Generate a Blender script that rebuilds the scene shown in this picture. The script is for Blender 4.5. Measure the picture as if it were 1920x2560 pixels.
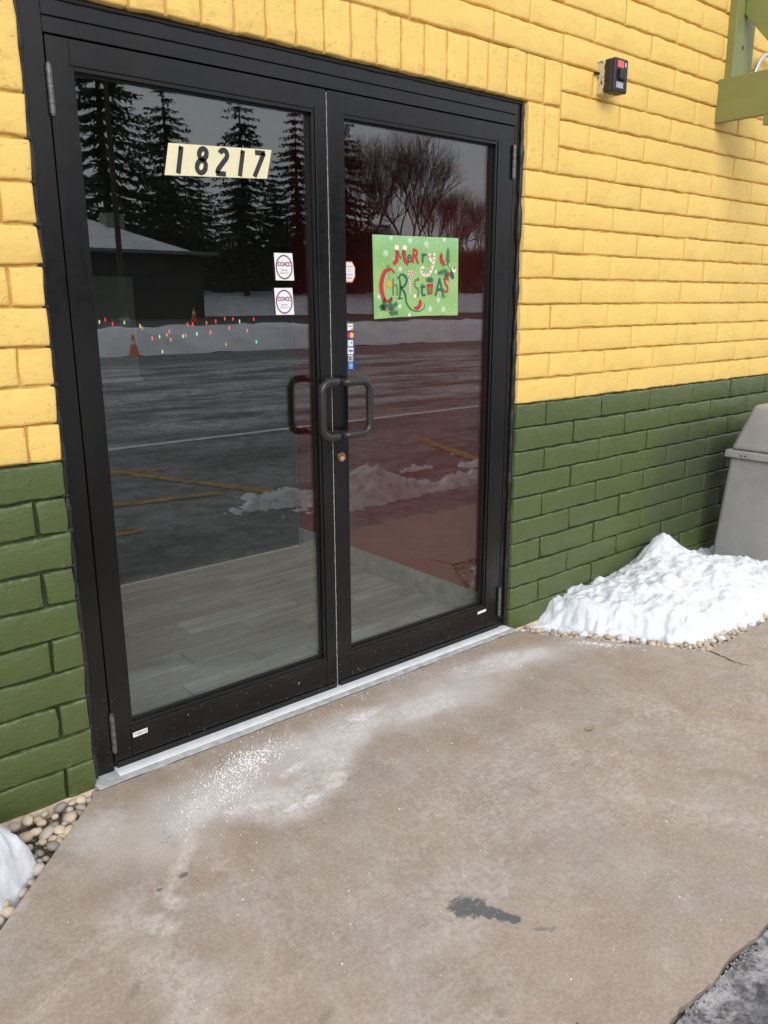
import bpy, bmesh, math, random
import numpy as np
from mathutils import Vector, Matrix, noise as mnoise

sc = bpy.context.scene
for o in list(bpy.data.objects):
    bpy.data.objects.remove(o)
COL = sc.collection
R = math.radians

# ------------------------------------------------------------------ camera
cam_d = bpy.data.cameras.new('camera')
cam = bpy.data.objects.new('camera', cam_d)
COL.objects.link(cam)
sc.camera = cam
cam_d.sensor_fit = 'HORIZONTAL'
cam_d.sensor_width = 36.0
cam_d.lens = 36.0 * 2023.571 / 1920.0
cam_d.clip_start = 0.05
cam_d.clip_end = 1500
right = Vector((0.76694011, -0.64170841, -0.00363035))
down = Vector((-0.16326032, -0.18964383, -0.96818453))
fwd = Vector((0.62060368, 0.74313224, -0.25021098))
M = Matrix((right, -down, -fwd)).transposed().to_4x4()
M.translation = Vector((-2.89436873, -2.3213133, 1.47040987))
cam.matrix_world = M

# ------------------------------------------------------------------ sky and sun (overcast winter day)
SUN_EL, SUN_AZ = R(32), R(205)
world = bpy.data.worlds.new('World')
sc.world = world
world.use_nodes = True
wn = world.node_tree
wn.nodes.clear()
w_out = wn.nodes.new('ShaderNodeOutputWorld')
w_bg = wn.nodes.new('ShaderNodeBackground')
w_sky = wn.nodes.new('ShaderNodeTexSky')
w_sky.sky_type = 'NISHITA'
w_sky.sun_disc = False
w_sky.sun_elevation = SUN_EL
w_sky.sun_rotation = SUN_AZ
w_sky.dust_density = 4.0
w_hsv = wn.nodes.new('ShaderNodeHueSaturation')
w_hsv.inputs['Saturation'].default_value = 0.10
w_mix = wn.nodes.new('ShaderNodeMixRGB')
w_mix.inputs[0].default_value = 0.75
w_mix.inputs[2].default_value = (7.9, 8.1, 8.6, 1)       # even cloud layer
wn.links.new(w_sky.outputs[0], w_hsv.inputs['Color'])
wn.links.new(w_hsv.outputs[0], w_mix.inputs[1])
wn.links.new(w_mix.outputs[0], w_bg.inputs[0])
w_bg.inputs[1].default_value = 0.145
wn.links.new(w_bg.outputs[0], w_out.inputs[0])

sun_d = bpy.data.lights.new('sun', 'SUN')
sun_d.energy = 1.0
sun_d.angle = R(35)
sun_d.color = (1.0, 0.97, 0.93)
sun = bpy.data.objects.new('sun', sun_d)
COL.objects.link(sun)
# towards-sun vector: mostly in front of the wall, a little to the left
sv = Vector((math.sin(SUN_AZ) * math.cos(SUN_EL), math.cos(SUN_AZ) * math.cos(SUN_EL), math.sin(SUN_EL)))
sun.rotation_euler = sv.to_track_quat('Z', 'Y').to_euler()

sc.view_settings.view_transform = 'Standard'
sc.view_settings.look = 'None'
sc.view_settings.gamma = 1.0
sc.view_settings.use_curve_mapping = False
sc.view_settings.exposure = 0.22
sc.render.engine = 'CYCLES'
sc.cycles.transparent_max_bounces = 16
sc.cycles.max_bounces = 8

# ------------------------------------------------------------------ helpers
def link(o, parent=None):
    COL.objects.link(o)
    if parent is not None:
        o.parent = parent
    return o

def empty(name, loc=(0, 0, 0), label=None, cat=None, group=None, kind=None, parent=None):
    o = bpy.data.objects.new(name, None)
    o.empty_display_size = 0.1
    o.location = loc
    link(o, parent)
    tag(o, label, cat, group, kind)
    return o

def tag(o, label=None, cat=None, group=None, kind=None):
    if label: o['label'] = label
    if cat: o['category'] = cat
    if group: o['group'] = group
    if kind: o['kind'] = kind
    return o

class MB:
    """collects vertices and faces (with material slots) for one mesh"""
    def __init__(s):
        s.v = []; s.f = []; s.m = []; s.sm = []
    def add(s, vs, fs, mi=0, smooth=False):
        b = len(s.v)
        s.v.extend([tuple(v) for v in vs])
        for f in fs:
            s.f.append([b + i for i in f]); s.m.append(mi); s.sm.append(smooth)
    def box(s, x0, x1, y0, y1, z0, z1, mi=0):
        vs = [(x0, y0, z0), (x1, y0, z0), (x1, y1, z0), (x0, y1, z0), (x0, y0, z1), (x1, y0, z1), (x1, y1, z1), (x0, y1, z1)]
        s.add(vs, [(0, 3, 2, 1), (4, 5, 6, 7), (0, 1, 5, 4), (1, 2, 6, 5), (2, 3, 7, 6), (3, 0, 4, 7)], mi)
    def tube(s, pts, r, n=12, mi=0, cap=True):
        pts = [Vector(p) for p in pts]
        rs = r if isinstance(r, (list, tuple)) else [r] * len(pts)
        vs = []
        t0 = (pts[1] - pts[0]).normalized()
        up = Vector((0, 0, 1)) if abs(t0.z) < .9 else Vector((1, 0, 0))
        u = t0.cross(up).normalized()
        for i, p in enumerate(pts):
            if i == 0: t = pts[1] - pts[0]
            elif i == len(pts) - 1: t = pts[-1] - pts[-2]
            else: t = (pts[i + 1] - pts[i]).normalized() + (pts[i] - pts[i - 1]).normalized()
            t.normalize()
            u = (u - t * u.dot(t)).normalized()
            w = t.cross(u)
            for k in range(n):
                a = 2 * math.pi * k / n
                vs.append(p + (u * math.cos(a) + w * math.sin(a)) * rs[i])
        fs = []
        for i in range(len(pts) - 1):
            for k in range(n):
                k2 = (k + 1) % n
                fs.append((i * n + k, i * n + k2, (i + 1) * n + k2, (i + 1) * n + k))
        s.add(vs, fs, mi, True)
        if cap:
            s.add(vs[:n], [tuple(range(n))[::-1]], mi)
            s.add(vs[-n:], [tuple(range(n))], mi)
    def poly(s, pts, mi=0):
        s.add(pts, [tuple(range(len(pts)))], mi)
    def mesh(s, name, mats):
        me = bpy.data.meshes.new(name)
        me.from_pydata(s.v, [], s.f)
        if not isinstance(mats, (list, tuple)): mats = [mats]
        for m in mats: me.materials.append(m)
        if len(mats) > 1: me.polygons.foreach_set('material_index', s.m)
        me.polygons.foreach_set('use_smooth', s.sm)
        me.update()
        return me
    def build(s, name, mats, parent=None, bevel=0, seg=2, loc=None):
        me = s.mesh(name, mats)
        if bevel:
            bm = bmesh.new(); bm.from_mesh(me)
            bmesh.ops.remove_doubles(bm, verts=bm.verts, dist=1e-6)
            es = [e for e in bm.edges if len(e.link_faces) == 2 and e.calc_face_angle(0) > R(25)]
            bmesh.ops.bevel(bm, geom=es, offset=bevel, segments=seg, affect='EDGES', profile=.5)
            bm.to_mesh(me); bm.free()
        o = bpy.data.objects.new(name, me)
        link(o, parent)
        if loc: o.location = loc
        return o

# ------------------------------------------------------------------ materials
def mat(name):
    m = bpy.data.materials.new(name)
    m.use_nodes = True
    nt = m.node_tree
    return m, nt, nt.nodes['Principled BSDF']

class NT:
    """small node-writing helper"""
    def __init__(s, nt, coord='Object'):
        s.nt = nt
        tc = nt.nodes.new('ShaderNodeTexCoord')
        s.co = tc.outputs[coord]
    def n(s, t, **kw):
        x = s.nt.nodes.new(t)
        for k, v in kw.items(): setattr(x, k, v)
        return x
    def set(s, sock, v):
        if hasattr(v, 'is_linked') or isinstance(v, bpy.types.NodeSocket): s.nt.links.new(v, sock)
        else: sock.default_value = v
    def mapping(s, loc=(0, 0, 0), rot=(0, 0, 0), scale=(1, 1, 1), co=None):
        # maps p -> R(-rot)(p-loc)/scale when type TEXTURE
        m = s.n('ShaderNodeMapping', vector_type='TEXTURE')
        s.nt.links.new(co or s.co, m.inputs[0])
        m.inputs['Location'].default_value = loc
        m.inputs['Rotation'].default_value = rot
        m.inputs['Scale'].default_value = scale
        return m.outputs[0]
    def noise(s, scale, detail=4, rough=.55, co=None, dist=0, out=0):
        x = s.n('ShaderNodeTexNoise')
        s.nt.links.new(co or s.co, x.inputs['Vector'])
        x.inputs['Scale'].default_value = scale
        x.inputs['Detail'].default_value = detail
        x.inputs['Roughness'].default_value = rough
        x.inputs['Distortion'].default_value = dist
        return x.outputs[out]
    def rng(s, v, a, b, c=0, d=1, smooth=True):
        x = s.n('ShaderNodeMapRange')
        if smooth: x.interpolation_type = 'SMOOTHSTEP'
        s.set(x.inputs[0], v)
        for i, k in enumerate((a, b, c, d)): x.inputs[i + 1].default_value = k
        return x.outputs[0]
    def math(s, op, a, b=0.0, clamp=False):
        x = s.n('ShaderNodeMath', operation=op, use_clamp=clamp)
        s.set(x.inputs[0], a); s.set(x.inputs[1], b)
        return x.outputs[0]
    def mix(s, fac, a, b, blend='MIX'):
        x = s.n('ShaderNodeMixRGB', blend_type=blend)
        s.set(x.inputs[0], fac)
        s.set(x.inputs[1], a if not isinstance(a, tuple) else (*a[:3], 1))
        s.set(x.inputs[2], b if not isinstance(b, tuple) else (*b[:3], 1))
        return x.outputs[0]
    def bump(s, h, strength=.3, dist=.01, normal=None):
        x = s.n('ShaderNodeBump')
        x.inputs['Strength'].default_value = strength
        x.inputs['Distance'].default_value = dist
        s.nt.links.new(h, x.inputs['Height'])
        if normal: s.nt.links.new(normal, x.inputs['Normal'])
        return x.outputs[0]
    def blob(s, x, y, rx, ry, ang=0, edge=.25, wob=None, amt=.5):
        """soft-edged irregular spot lying in the object's xy plane"""
        v = s.mapping((x, y, 0), (0, 0, R(ang)), (rx, ry, 1))
        sep = s.n('ShaderNodeSeparateXYZ'); s.nt.links.new(v, sep.inputs[0])
        comb = s.n('ShaderNodeCombineXYZ')
        s.nt.links.new(sep.outputs[0], comb.inputs[0]); s.nt.links.new(sep.outputs[1], comb.inputs[1])
        L = s.n('ShaderNodeVectorMath', operation='LENGTH'); s.nt.links.new(comb.outputs[0], L.inputs[0])
        d = L.outputs['Value']
        if wob is not None:
            d = s.math('ADD', d, s.math('MULTIPLY', s.math('SUBTRACT', wob, .5), amt * 2))
        return s.rng(d, 1 - edge, 1 + edge, 1, 0)

def simple(name, col, rough=.6, metal=0, var=0, vscale=20, bump=0, bscale=80, spec=.5, coord='Object'):
    m, nt, b = mat(name)
    h = NT(nt, coord)
    b.inputs['Roughness'].default_value = rough
    b.inputs['Metallic'].default_value = metal
    b.inputs['Specular IOR Level'].default_value = spec
    if var:
        n = h.noise(vscale, 5, .6)
        c = h.mix(h.rng(n, .3, .7), tuple(c * (1 - var) for c in col), tuple(min(1, c * (1 + var)) for c in col))
        nt.links.new(c, b.inputs['Base Color'])
    else:
        b.inputs['Base Color'].default_value = (*col, 1)
    if bump:
        nt.links.new(h.bump(h.noise(bscale, 4), bump, .003), b.inputs['Normal'])
    return m

def paint_brick(name, col, dirt, rough, spec, scuff, soot=False):
    m, nt, b = mat(name)
    h = NT(nt)
    oi = h.n('ShaderNodeObjectInfo')
    # different texture region for each brick
    add = h.n('ShaderNodeVectorMath', operation='ADD')
    off = h.n('ShaderNodeVectorMath', operation='SCALE')
    off.inputs[0].default_value = (37, 17, 53)
    nt.links.new(oi.outputs['Random'], off.inputs['Scale'])
    nt.links.new(h.co, add.inputs[0]); nt.links.new(off.outputs[0], add.inputs[1])
    co = add.outputs[0]
    big = h.noise(5, 4, .6, co)
    fine = h.noise(60, 6, .65, co)
    c = h.mix(h.rng(big, .3, .75), col, tuple(k * .93 for k in col))
    c = h.mix(h.math('MULTIPLY', oi.outputs['Random'], .10), c, tuple(k * .8 for k in col))
    st = h.rng(h.noise(14, 8, .7, co), .62, .8)
    c = h.mix(h.math('MULTIPLY', st, .55), c, dirt)
    pit = h.rng(h.noise(95, 2, .5, co), .74, .80)
    c = h.mix(h.math('MULTIPLY', pit, .6), c, tuple(k * .5 for k in dirt))
    sepb = h.n('ShaderNodeSeparateXYZ'); nt.links.new(h.co, sepb.inputs[0])
    az = h.math('ABSOLUTE', sepb.outputs[2])
    lip = h.math('MULTIPLY', h.rng(az, .034, .0475), h.rng(h.noise(38, 7, .75, co), .50, .62))
    c = h.mix(h.math('MULTIPLY', lip, scuff[1]), c, scuff[0])
    gp = h.n('ShaderNodeNewGeometry')
    mo = h.noise(2.3, 6, .7, gp.outputs['Position'])
    c = h.mix(h.math('MULTIPLY', h.rng(mo, .46, .72), .30), c, tuple(k * .72 for k in col))
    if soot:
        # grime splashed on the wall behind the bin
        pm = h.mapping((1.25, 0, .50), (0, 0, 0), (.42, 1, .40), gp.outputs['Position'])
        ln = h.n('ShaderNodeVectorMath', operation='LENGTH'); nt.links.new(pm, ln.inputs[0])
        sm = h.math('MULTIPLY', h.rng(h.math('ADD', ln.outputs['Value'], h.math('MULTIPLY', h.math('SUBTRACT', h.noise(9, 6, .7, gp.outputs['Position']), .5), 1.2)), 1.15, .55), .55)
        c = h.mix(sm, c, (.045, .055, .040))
    nt.links.new(c, b.inputs['Base Color'])
    b.inputs['Roughness'].default_value = rough
    b.inputs['Specular IOR Level'].default_value = spec
    n1 = h.bump(big, .6, .012)
    n1 = h.bump(h.rng(h.noise(52, 2, .5, co), .66, .72, 1, 0), .6, .003, n1)
    n2 = h.bump(fine, .35, .004, n1)
    strk = h.noise(26, 5, .6, h.mapping(scale=(3.2, 1, 1), co=co))
    n3 = h.bump(strk, .45, .006, n2)
    wr_ = h.noise(7, 4, .55, h.mapping(scale=(1.8, 1, 1), co=co), dist=1.2)
    rdg = h.math('POWER', h.math('SUBTRACT', 1, h.math('ABSOLUTE', h.math('MULTIPLY', h.math('SUBTRACT', wr_, .5), 9)), clamp=True), 3)
    n3 = h.bump(rdg, .12, .004, n3)
    n3 = h.bump(h.rng(h.noise(42, 5, .7, co), .62, .72), .5, .003, n3)
    nt.links.new(n3, b.inputs['Normal'])
    return m

YEL = (0.87, 0.590, 0.168)
GRN = (0.078, 0.108, 0.032)
M_yel = paint_brick('yellow_paint', YEL, (.62, .40, .12), .62, .35, ((.70, .44, .11), .7))
M_grn = paint_brick('green_paint', GRN, (.050, .070, .030), .40, .5, ((.19, .23, .12), .55), True)
M_ymort = simple('yellow_mortar', (.62, .40, .11), .7, var=.15, vscale=30, bump=.6, bscale=120)
M_gmort = simple('green_mortar', (.026, .038, .014), .6, var=.3, vscale=30, bump=.6, bscale=120)
M_foot = simple('bare_footing', (.52, .41, .29), .85, var=.3, vscale=18, bump=.8, bscale=60)

def bronze():
    m, nt, b = mat('dark_bronze_metal')
    h = NT(nt)
    n = h.noise(7, 5, .6, h.mapping(scale=(1, 1, 3)))
    c = h.mix(h.rng(n, .3, .7), (.0030, .0028, .0028), (.006, .0052, .0050))
    spk = h.rng(h.noise(150, 2, .5), .73, .76)
    sep = h.n('ShaderNodeSeparateXYZ'); nt.links.new(h.co, sep.inputs[0])
    low = h.rng(sep.outputs[2], .45, .0)
    c = h.mix(h.math('MULTIPLY', spk, low), c, (.35, .34, .32))
    nt.links.new(c, b.inputs['Base Color'])
    b.inputs['Roughness'].default_value = .36
    nt.links.new(h.rng(h.noise(30, 4), .2, .8, .17, .27), b.inputs['Roughness'])
    b.inputs['Specular IOR Level'].default_value = .45
    return m
M_brz = bronze()
M_blk = simple('black_gasket', (.008, .008, .008), .5)
M_seal = simple('black_sealant', (.014, .014, .015), .42, bump=.8, bscale=50)
M_hand = simple('black_handle_paint', (.022, .021, .020), .30, var=.15, bump=.05)
M_hinge = simple('worn_hinge_metal', (.13, .125, .125), .4, metal=.4, var=.35, vscale=60)
M_alu = simple('salted_aluminium', (.68, .69, .70), .5, metal=.05, var=.06, vscale=20, bump=.2)
M_white = simple('white_print', (.80, .81, .80), .45)
M_cream = simple('cream_vinyl', (.76, .70, .46), .4, var=.04, vscale=15)
M_ink = simple('black_ink', (.022, .02, .02), .5)
M_plum = simple('plum_ink', (.22, .035, .10), .5)
M_gink = simple('grey_ink', (.36, .37, .40), .5)

def glass():
    m, nt, b = mat('door_glass')
    nt.nodes.remove(b)
    h = NT(nt)
    out = [n for n in nt.nodes if n.type == 'OUTPUT_MATERIAL'][0]
    tr = h.n('ShaderNodeBsdfTransparent'); tr.inputs[0].default_value = (.88, .91, .89, 1)
    gl = h.n('ShaderNodeBsdfGlossy'); gl.inputs['Roughness'].default_value = 0.0
    gl.inputs['Color'].default_value = (1, 1, 1, 1)
    geo = h.n('ShaderNodeNewGeometry')
    # very slight float-glass waviness
    mx = h.n('ShaderNodeMixShader')
    # Schlick reflectance, the same from both sides of each face
    dp = h.n('ShaderNodeVectorMath', operation='DOT_PRODUCT')
    nt.links.new(geo.outputs['Normal'], dp.inputs[0]); nt.links.new(geo.outputs['Incoming'], dp.inputs[1])
    ca = h.math('ABSOLUTE', dp.outputs['Value'])
    f5 = h.math('POWER', h.math('SUBTRACT', 1, ca), 5)
    fr = h.math('ADD', .078, h.math('MULTIPLY', f5, .922))
    nt.links.new(fr, mx.inputs[0])
    nt.links.new(tr.outputs[0], mx.inputs[1]); nt.links.new(gl.outputs[0], mx.inputs[2])
    nt.links.new(mx.outputs[0], out.inputs[0])
    return m
M_glass = glass()

def concrete():
    m, nt, b = mat('salt_stained_concrete')
    h = NT(nt)
    w1 = h.noise(6, 6, .65); w2 = h.noise(22, 6, .7); w3 = h.noise(2.2, 5, .6)
    base = h.mix(h.rng(w3, .32, .68), (.362, .288, .228), (.345, .292, .252))
    base = h.mix(h.math('MULTIPLY', h.rng(w1, .45, .75), .45), base, (.33, .272, .220))
    base = h.mix(h.math('MULTIPLY', h.rng(h.noise(11, 6, .7), .52, .72), .30), base, (.250, .205, .165))
    grain = h.noise(95, 8, .82)
    base = h.mix(h.math('MULTIPLY', h.rng(grain, .46, .64), .48), base, (.235, .188, .152))
    base = h.mix(h.math('MULTIPLY', h.rng(grain, .50, .36), .45), base, (.52, .455, .40))
    peb = h.rng(h.noise(120, 2, .5), .66, .76)
    base = h.mix(h.math('MULTIPLY', peb, .35), base, (.50, .44, .38))
    mm = h.noise(5.5, 9, .72, h.mapping((2, 9, 0)), dist=.5)
    base = h.mix(h.math('MULTIPLY', h.rng(mm, .50, .66), .42), base, (.44, .385, .33))
    base = h.mix(h.math('MULTIPLY', h.rng(mm, .48, .34), .40), base, (.250, .195, .145))
    # damp tan band close to the threshold
    tan = h.blob(-1.65, -.10, .55, .10, 0, .4, w2, .5)
    base = h.mix(h.math('MULTIPLY', tan, .55), base, (.33, .245, .165))
    tan2 = h.blob(-2.0, -.50, .20, .13, 40, .4, w1, .6)
    base = h.mix(h.math('MULTIPLY', tan2, .5), base, (.32, .24, .165))
    tan3 = h.blob(-.25, -.16, .16, .07, -45, .4, w1, .5)
    base = h.mix(h.math('MULTIPLY', tan3, .6), base, (.36, .27, .18))
    # whitish salt film: always broken up by fine noise
    fine = h.rng(h.noise(48, 9, .78), .38, .64)
    mid = h.rng(h.noise(9, 9, .75, dist=.4), .36, .62)
    def film(specs, mul, colr, net=1, edge=.45, amt=.8):
        nonlocal base
        tot = None
        for sp in specs:
            k = h.blob(*sp, edge, w2 if max(sp[2:4]) < .12 else w1, amt)
            tot = k if tot is None else h.math('MAXIMUM', tot, k)
        if net == 1: tot = h.math('MULTIPLY', tot, h.math('ADD', h.math('MULTIPLY', fine, .6), h.math('MULTIPLY', mid, .4)))
        elif net == 2: tot = h.math('MULTIPLY', tot, h.math('MULTIPLY', fine, mid))
        base = h.mix(h.math('MULTIPLY', tot, mul), base, colr)
    film([(-1.86, -.30, .38, .15, 10), (-1.58, -.26, .34, .12, -2), (-.45, -.24, .36, .09, -12), (-2.22, -.24, .10, .09, 40), (-.85, -.28, .35, .13, 0), (-2.05, -.36, .16, .14, 20)], .72, (.56, .51, .48), 0, .7)
    film([(-1.78, -.44, .16, .08, -10), (-1.64, -.46, .16, .08, 20), (-1.40, -.26, .20, .11, 10), (-1.24, -.23, .14, .07, 0), (-1.52, -.36, .20, .08, 30),
          (-1.0, -.30, .18, .07, 0), (-.50, -.22, .25, .06, -10), (-1.92, -.33, .16, .06, 20)], .9, (.74, .70, .69), 1)
    film([(-1.84, -.415, .065, .020, -20), (-1.62, -.33, .060, .018, 15), (-1.22, -.205, .07, .022, 0), (-1.70, -.50, .06, .016, 0), (-1.55, -.47, .05, .03, 40), (-1.80, -.44, .05, .012, -15)], .95, (.82, .80, .80), 1, .25, 1.0)
    film([(-2.055, -.455, .022, .045, -25), (-2.10, -.51, .050, .016, 55), (-2.15, -.56, .050, .020, 60), (-2.19, -.62, .022, .045, 15), (-2.25, -.70, .028, .05, 20)], .85, (.66, .615, .58), 1, .7, 1.4)
    film([(-2.30, -.82, .05, .09, 10), (-2.30, -.95, .12, .07, 30), (-2.22, -.22, .015, .07, -50), (-2.32, -.62, .10, .05, 40)], .70, (.60, .55, .51), 1, .8, 1.4)
    film([(-1.45, -1.58, .03, .10, -55), (-2.05, -.98, .16, .07, 20), (-1.4, -.95, .5, .3, 20), (-.5, -1.0, .8, .35, 0), (.3, -1.0, .5, .25, 0)], .60, (.56, .51, .46), 2, .8, .6)
    # faint bloom and grime everywhere
    bl = h.math('MULTIPLY', h.rng(h.noise(3.1, 9, .75, dist=.6), .46, .70), fine)
    base = h.mix(h.math('MULTIPLY', bl, .60), base, (.58, .525, .49))
    bl2 = h.math('MULTIPLY', h.rng(h.noise(1.5, 9, .78, h.mapping((4, 4, 0)), dist=1.0), .50, .64), h.rng(h.noise(26, 8, .78), .40, .60))
    base = h.mix(h.math('MULTIPLY', bl2, .50), base, (.56, .505, .47))
    gr = h.math('MULTIPLY', h.rng(h.noise(4.3, 9, .75, h.mapping((3, 7, 0))), .50, .70), h.rng(h.noise(70, 5, .75), .38, .62))
    base = h.mix(h.math('MULTIPLY', gr, .50), base, (.155, .125, .100))
    pits = h.rng(h.noise(38, 3, .6, h.mapping((1, 5, 0))), .70, .76)
    base = h.mix(h.math('MULTIPLY', pits, .45), base, (.13, .11, .09))
    sal = h.rng(h.noise(150, 2, .5, h.mapping((4, 2, 0))), .72, .78)
    base = h.mix(h.math('MULTIPLY', sal, .5), base, (.66, .62, .57))
    agg = h.rng(h.noise(62, 4, .8, h.mapping((8, 1, 0))), .60, .68)
    base = h.mix(h.math('MULTIPLY', agg, .45), base, (.16, .135, .11))
    agl = h.rng(h.noise(75, 4, .8, h.mapping((1, 8, 0))), .62, .70)
    base = h.mix(h.math('MULTIPLY', agl, .45), base, (.60, .55, .49))
    def spot(specs, mul, colr, amt=.55, edge=.14, wob=None):
        nonlocal base
        tot = None
        wob = wob or h.noise(60, 7, .8)
        for sp in specs:
            k = h.blob(*sp, edge, wob, amt)
            tot = k if tot is None else h.math('MAXIMUM', tot, k)
        base = h.mix(h.math('MULTIPLY', tot, mul), base, colr)
    hole = h.rng(h.noise(55, 8, .8), .34, .48)
    spot([(-1.632, -1.135, .036, .050, 50), (-1.605, -1.180, .060, .020, -62), (-1.587, -1.212, .036, .014, -60), (-1.574, -1.240, .016, .012, 0)], h.math('MULTIPLY', hole, .9), (.085, .095, .105), 1.1)
    spot([(-1.550, -1.300, .022, .006, -40), (-1.530, -1.318, .012, .005, 10)], .6, (.15, .15, .15), 1.1, .3)
    spot([(-2.125, -.564, .013, .010, 20), (-2.200, -.575, .010, .007, 0)], h.math('MULTIPLY', hole, .8), (.11, .10, .10), .9, .3)
    spot([(-1.426, -1.082, .012, .006, -20), (-2.10, -1.167, .030, .010, 30), (-1.80, -1.398, .014, .010, 0), (-2.38, -.838, .030, .010, 40),
          (-.9, -.9, .014, .006, 0), (-.2, -.95, .03, .008, 10), (-1.3, -.22, .010, .006, 0)], .45, (.17, .15, .13), 1.9, .8)
    b.inputs['Roughness'].default_value = .8
    nt.links.new(base, b.inputs['Base Color'])
    # broom marks near the door, fine aggregate relief elsewhere
    wav = h.n('ShaderNodeTexWave', wave_type='BANDS', bands_direction='X')
    nt.links.new(h.mapping(rot=(0, 0, R(-6))), wav.inputs[0])
    wav.inputs['Scale'].default_value = 26; wav.inputs['Distortion'].default_value = 1.5; wav.inputs['Detail'].default_value = 3; wav.inputs['Detail Scale'].default_value = 2
    near = h.blob(-1.8, -.25, .6, .35, 0, .4)
    hb = h.math('MULTIPLY', h.math('MULTIPLY', wav.outputs[1], near), .35)
    hh = h.math('ADD', h.math('MULTIPLY', grain, .6), h.math('ADD', hb, h.noise(45, 5, .6)))
    nb = h.bump(hh, .45, .0035)
    nb2 = h.bump(w3, .4, .01, nb)
    nt.links.new(nb2, b.inputs['Normal'])
    return m
M_conc = concrete()
M_conc_edge = simple('concrete_edge', (.20, .165, .13), .85, var=.3, vscale=20, bump=.6, bscale=80)
M_cement = simple('grey_cement_patch', (.40, .405, .40), .7, var=.22, vscale=25, bump=.5, bscale=70)

def asphalt():
    m, nt, b = mat('icy_asphalt')
    h = NT(nt)
    g = h.noise(170, 3, .7)
    c = h.mix(h.rng(g, .35, .7), (.045, .045, .05), (.10, .10, .105))
    film = h.rng(h.noise(7, 9, .72), .42, .62)
    fine = h.rng(h.noise(60, 6, .75), .42, .62)
    c = h.mix(h.math('MULTIPLY', h.math('MULTIPLY', film, fine), .75), c, (.42, .41, .41))
    # thin ice and dried salt across the lot, streaked along the driving lane
    st = h.noise(1.1, 7, .62, h.mapping(scale=(2.6, 1, 1)))
    sep = h.n('ShaderNodeSeparateXYZ'); nt.links.new(h.co, sep.inputs[0])
    far = h.rng(sep.outputs[1], -5.0, -8.0)
    end = h.rng(sep.outputs[1], -17.5, -19)
    wid = h.math('MULTIPLY', h.rng(st, .36, .60), h.math('SUBTRACT', h.math('ADD', h.math('MULTIPLY', far, .62), .34), h.math('MULTIPLY', end, .8), clamp=True))
    c = h.mix(h.math('MULTIPLY', wid, h.rng(h.noise(5, 9, .78), .38, .58, .18, 1)), c, (.60, .61, .63))
    c = h.mix(h.math('MULTIPLY', h.rng(h.noise(.8, 9, .7, h.mapping((5, 0, 0), scale=(2.5, 1, 1))), .55, .68), .6), c, (.05, .05, .055))
    edge = h.math('MULTIPLY', h.rng(sep.outputs[1], -1.80, -1.66), h.rng(h.noise(16, 7, .7), .40, .6))
    c = h.mix(h.math('MULTIPLY', edge, .8), c, (.50, .49, .50))
    nt.links.new(c, b.inputs['Base Color'])
    b.inputs['Roughness'].default_value = .75
    nt.links.new(h.bump(h.math('ADD', g, h.noise(30, 5)), .8, .006), b.inputs['Normal'])
    return m
M_asph = asphalt()
M_road = simple('wet_road', (.05, .05, .052), .55, var=.4, vscale=.6)

def snow(name='snow', dirty=.12):
    m, nt, b = mat(name)
    h = NT(nt)
    n = h.noise(16, 6, .65)
    c = h.mix(h.math('MULTIPLY', h.rng(n, .48, .66), dirty * 1.6), (.74, .77, .82), (.46, .45, .45))
    spk = h.rng(h.noise(95, 4, .7), .68, .73)
    c = h.mix(h.math('MULTIPLY', spk, min(.9, dirty * 3.2)), c, (.42, .36, .28))
    nt.links.new(c, b.inputs['Base Color'])
    b.inputs['Roughness'].default_value = .62
    b.inputs['Subsurface Weight'].default_value = .35
    b.inputs['Subsurface Radius'].default_value = (.02, .025, .03)
    b.inputs['Subsurface Scale'].default_value = .6
    nt.links.new(h.bump(h.math('ADD', h.noise(110, 7, .75), h.math('MULTIPLY', h.noise(18, 4), .6)), .32, .007), b.inputs['Normal'])
    return m
M_snow = snow(dirty=.22)
M_snowfar = simple('packed_snow', (.80, .82, .86), .8, var=.12, vscale=1.2)
M_heap = snow('ploughed_snow', .45)
M_salt = simple('rock_salt', (.86, .87, .88), .5)

def pebble_mat():
    m, nt, b = mat('river_pebble')
    h = NT(nt)
    oi = h.n('ShaderNodeObjectInfo')
    cr = h.n('ShaderNodeValToRGB')
    els = cr.color_ramp.elements
    cols = [(.56, .44, .30), (.42, .36, .30), (.66, .54, .39), (.27, .24, .22), (.58, .46, .33), (.48, .43, .37), (.68, .59, .47)]
    els[0].position = 0; els[0].color = (*cols[0], 1)
    els[1].position = 1; els[1].color = (*cols[-1], 1)
    for i in range(1, len(cols) - 1):
        e = els.new(i / (len(cols) - 1)); e.color = (*cols[i], 1)
    cr.color_ramp.interpolation = 'CONSTANT'
    nt.links.new(oi.outputs['Random'], cr.inputs[0])
    c = h.mix(h.math('MULTIPLY', h.rng(h.noise(40, 5, .6), .4, .7), .35), cr.outputs[0], (.60, .54, .46))
    nt.links.new(c, b.inputs['Base Color'])
    b.inputs['Roughness'].default_value = .6
    nt.links.new(h.bump(h.noise(120, 3), .25, .002), b.inputs['Normal'])
    return m
M_peb = pebble_mat()
M_soil = simple('gravel_soil', (.13, .105, .08), .9, var=.5, vscale=50, bump=1, bscale=90)

# =================================================================== SETTING
SX0, SX1 = -30.0, 40.0
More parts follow.
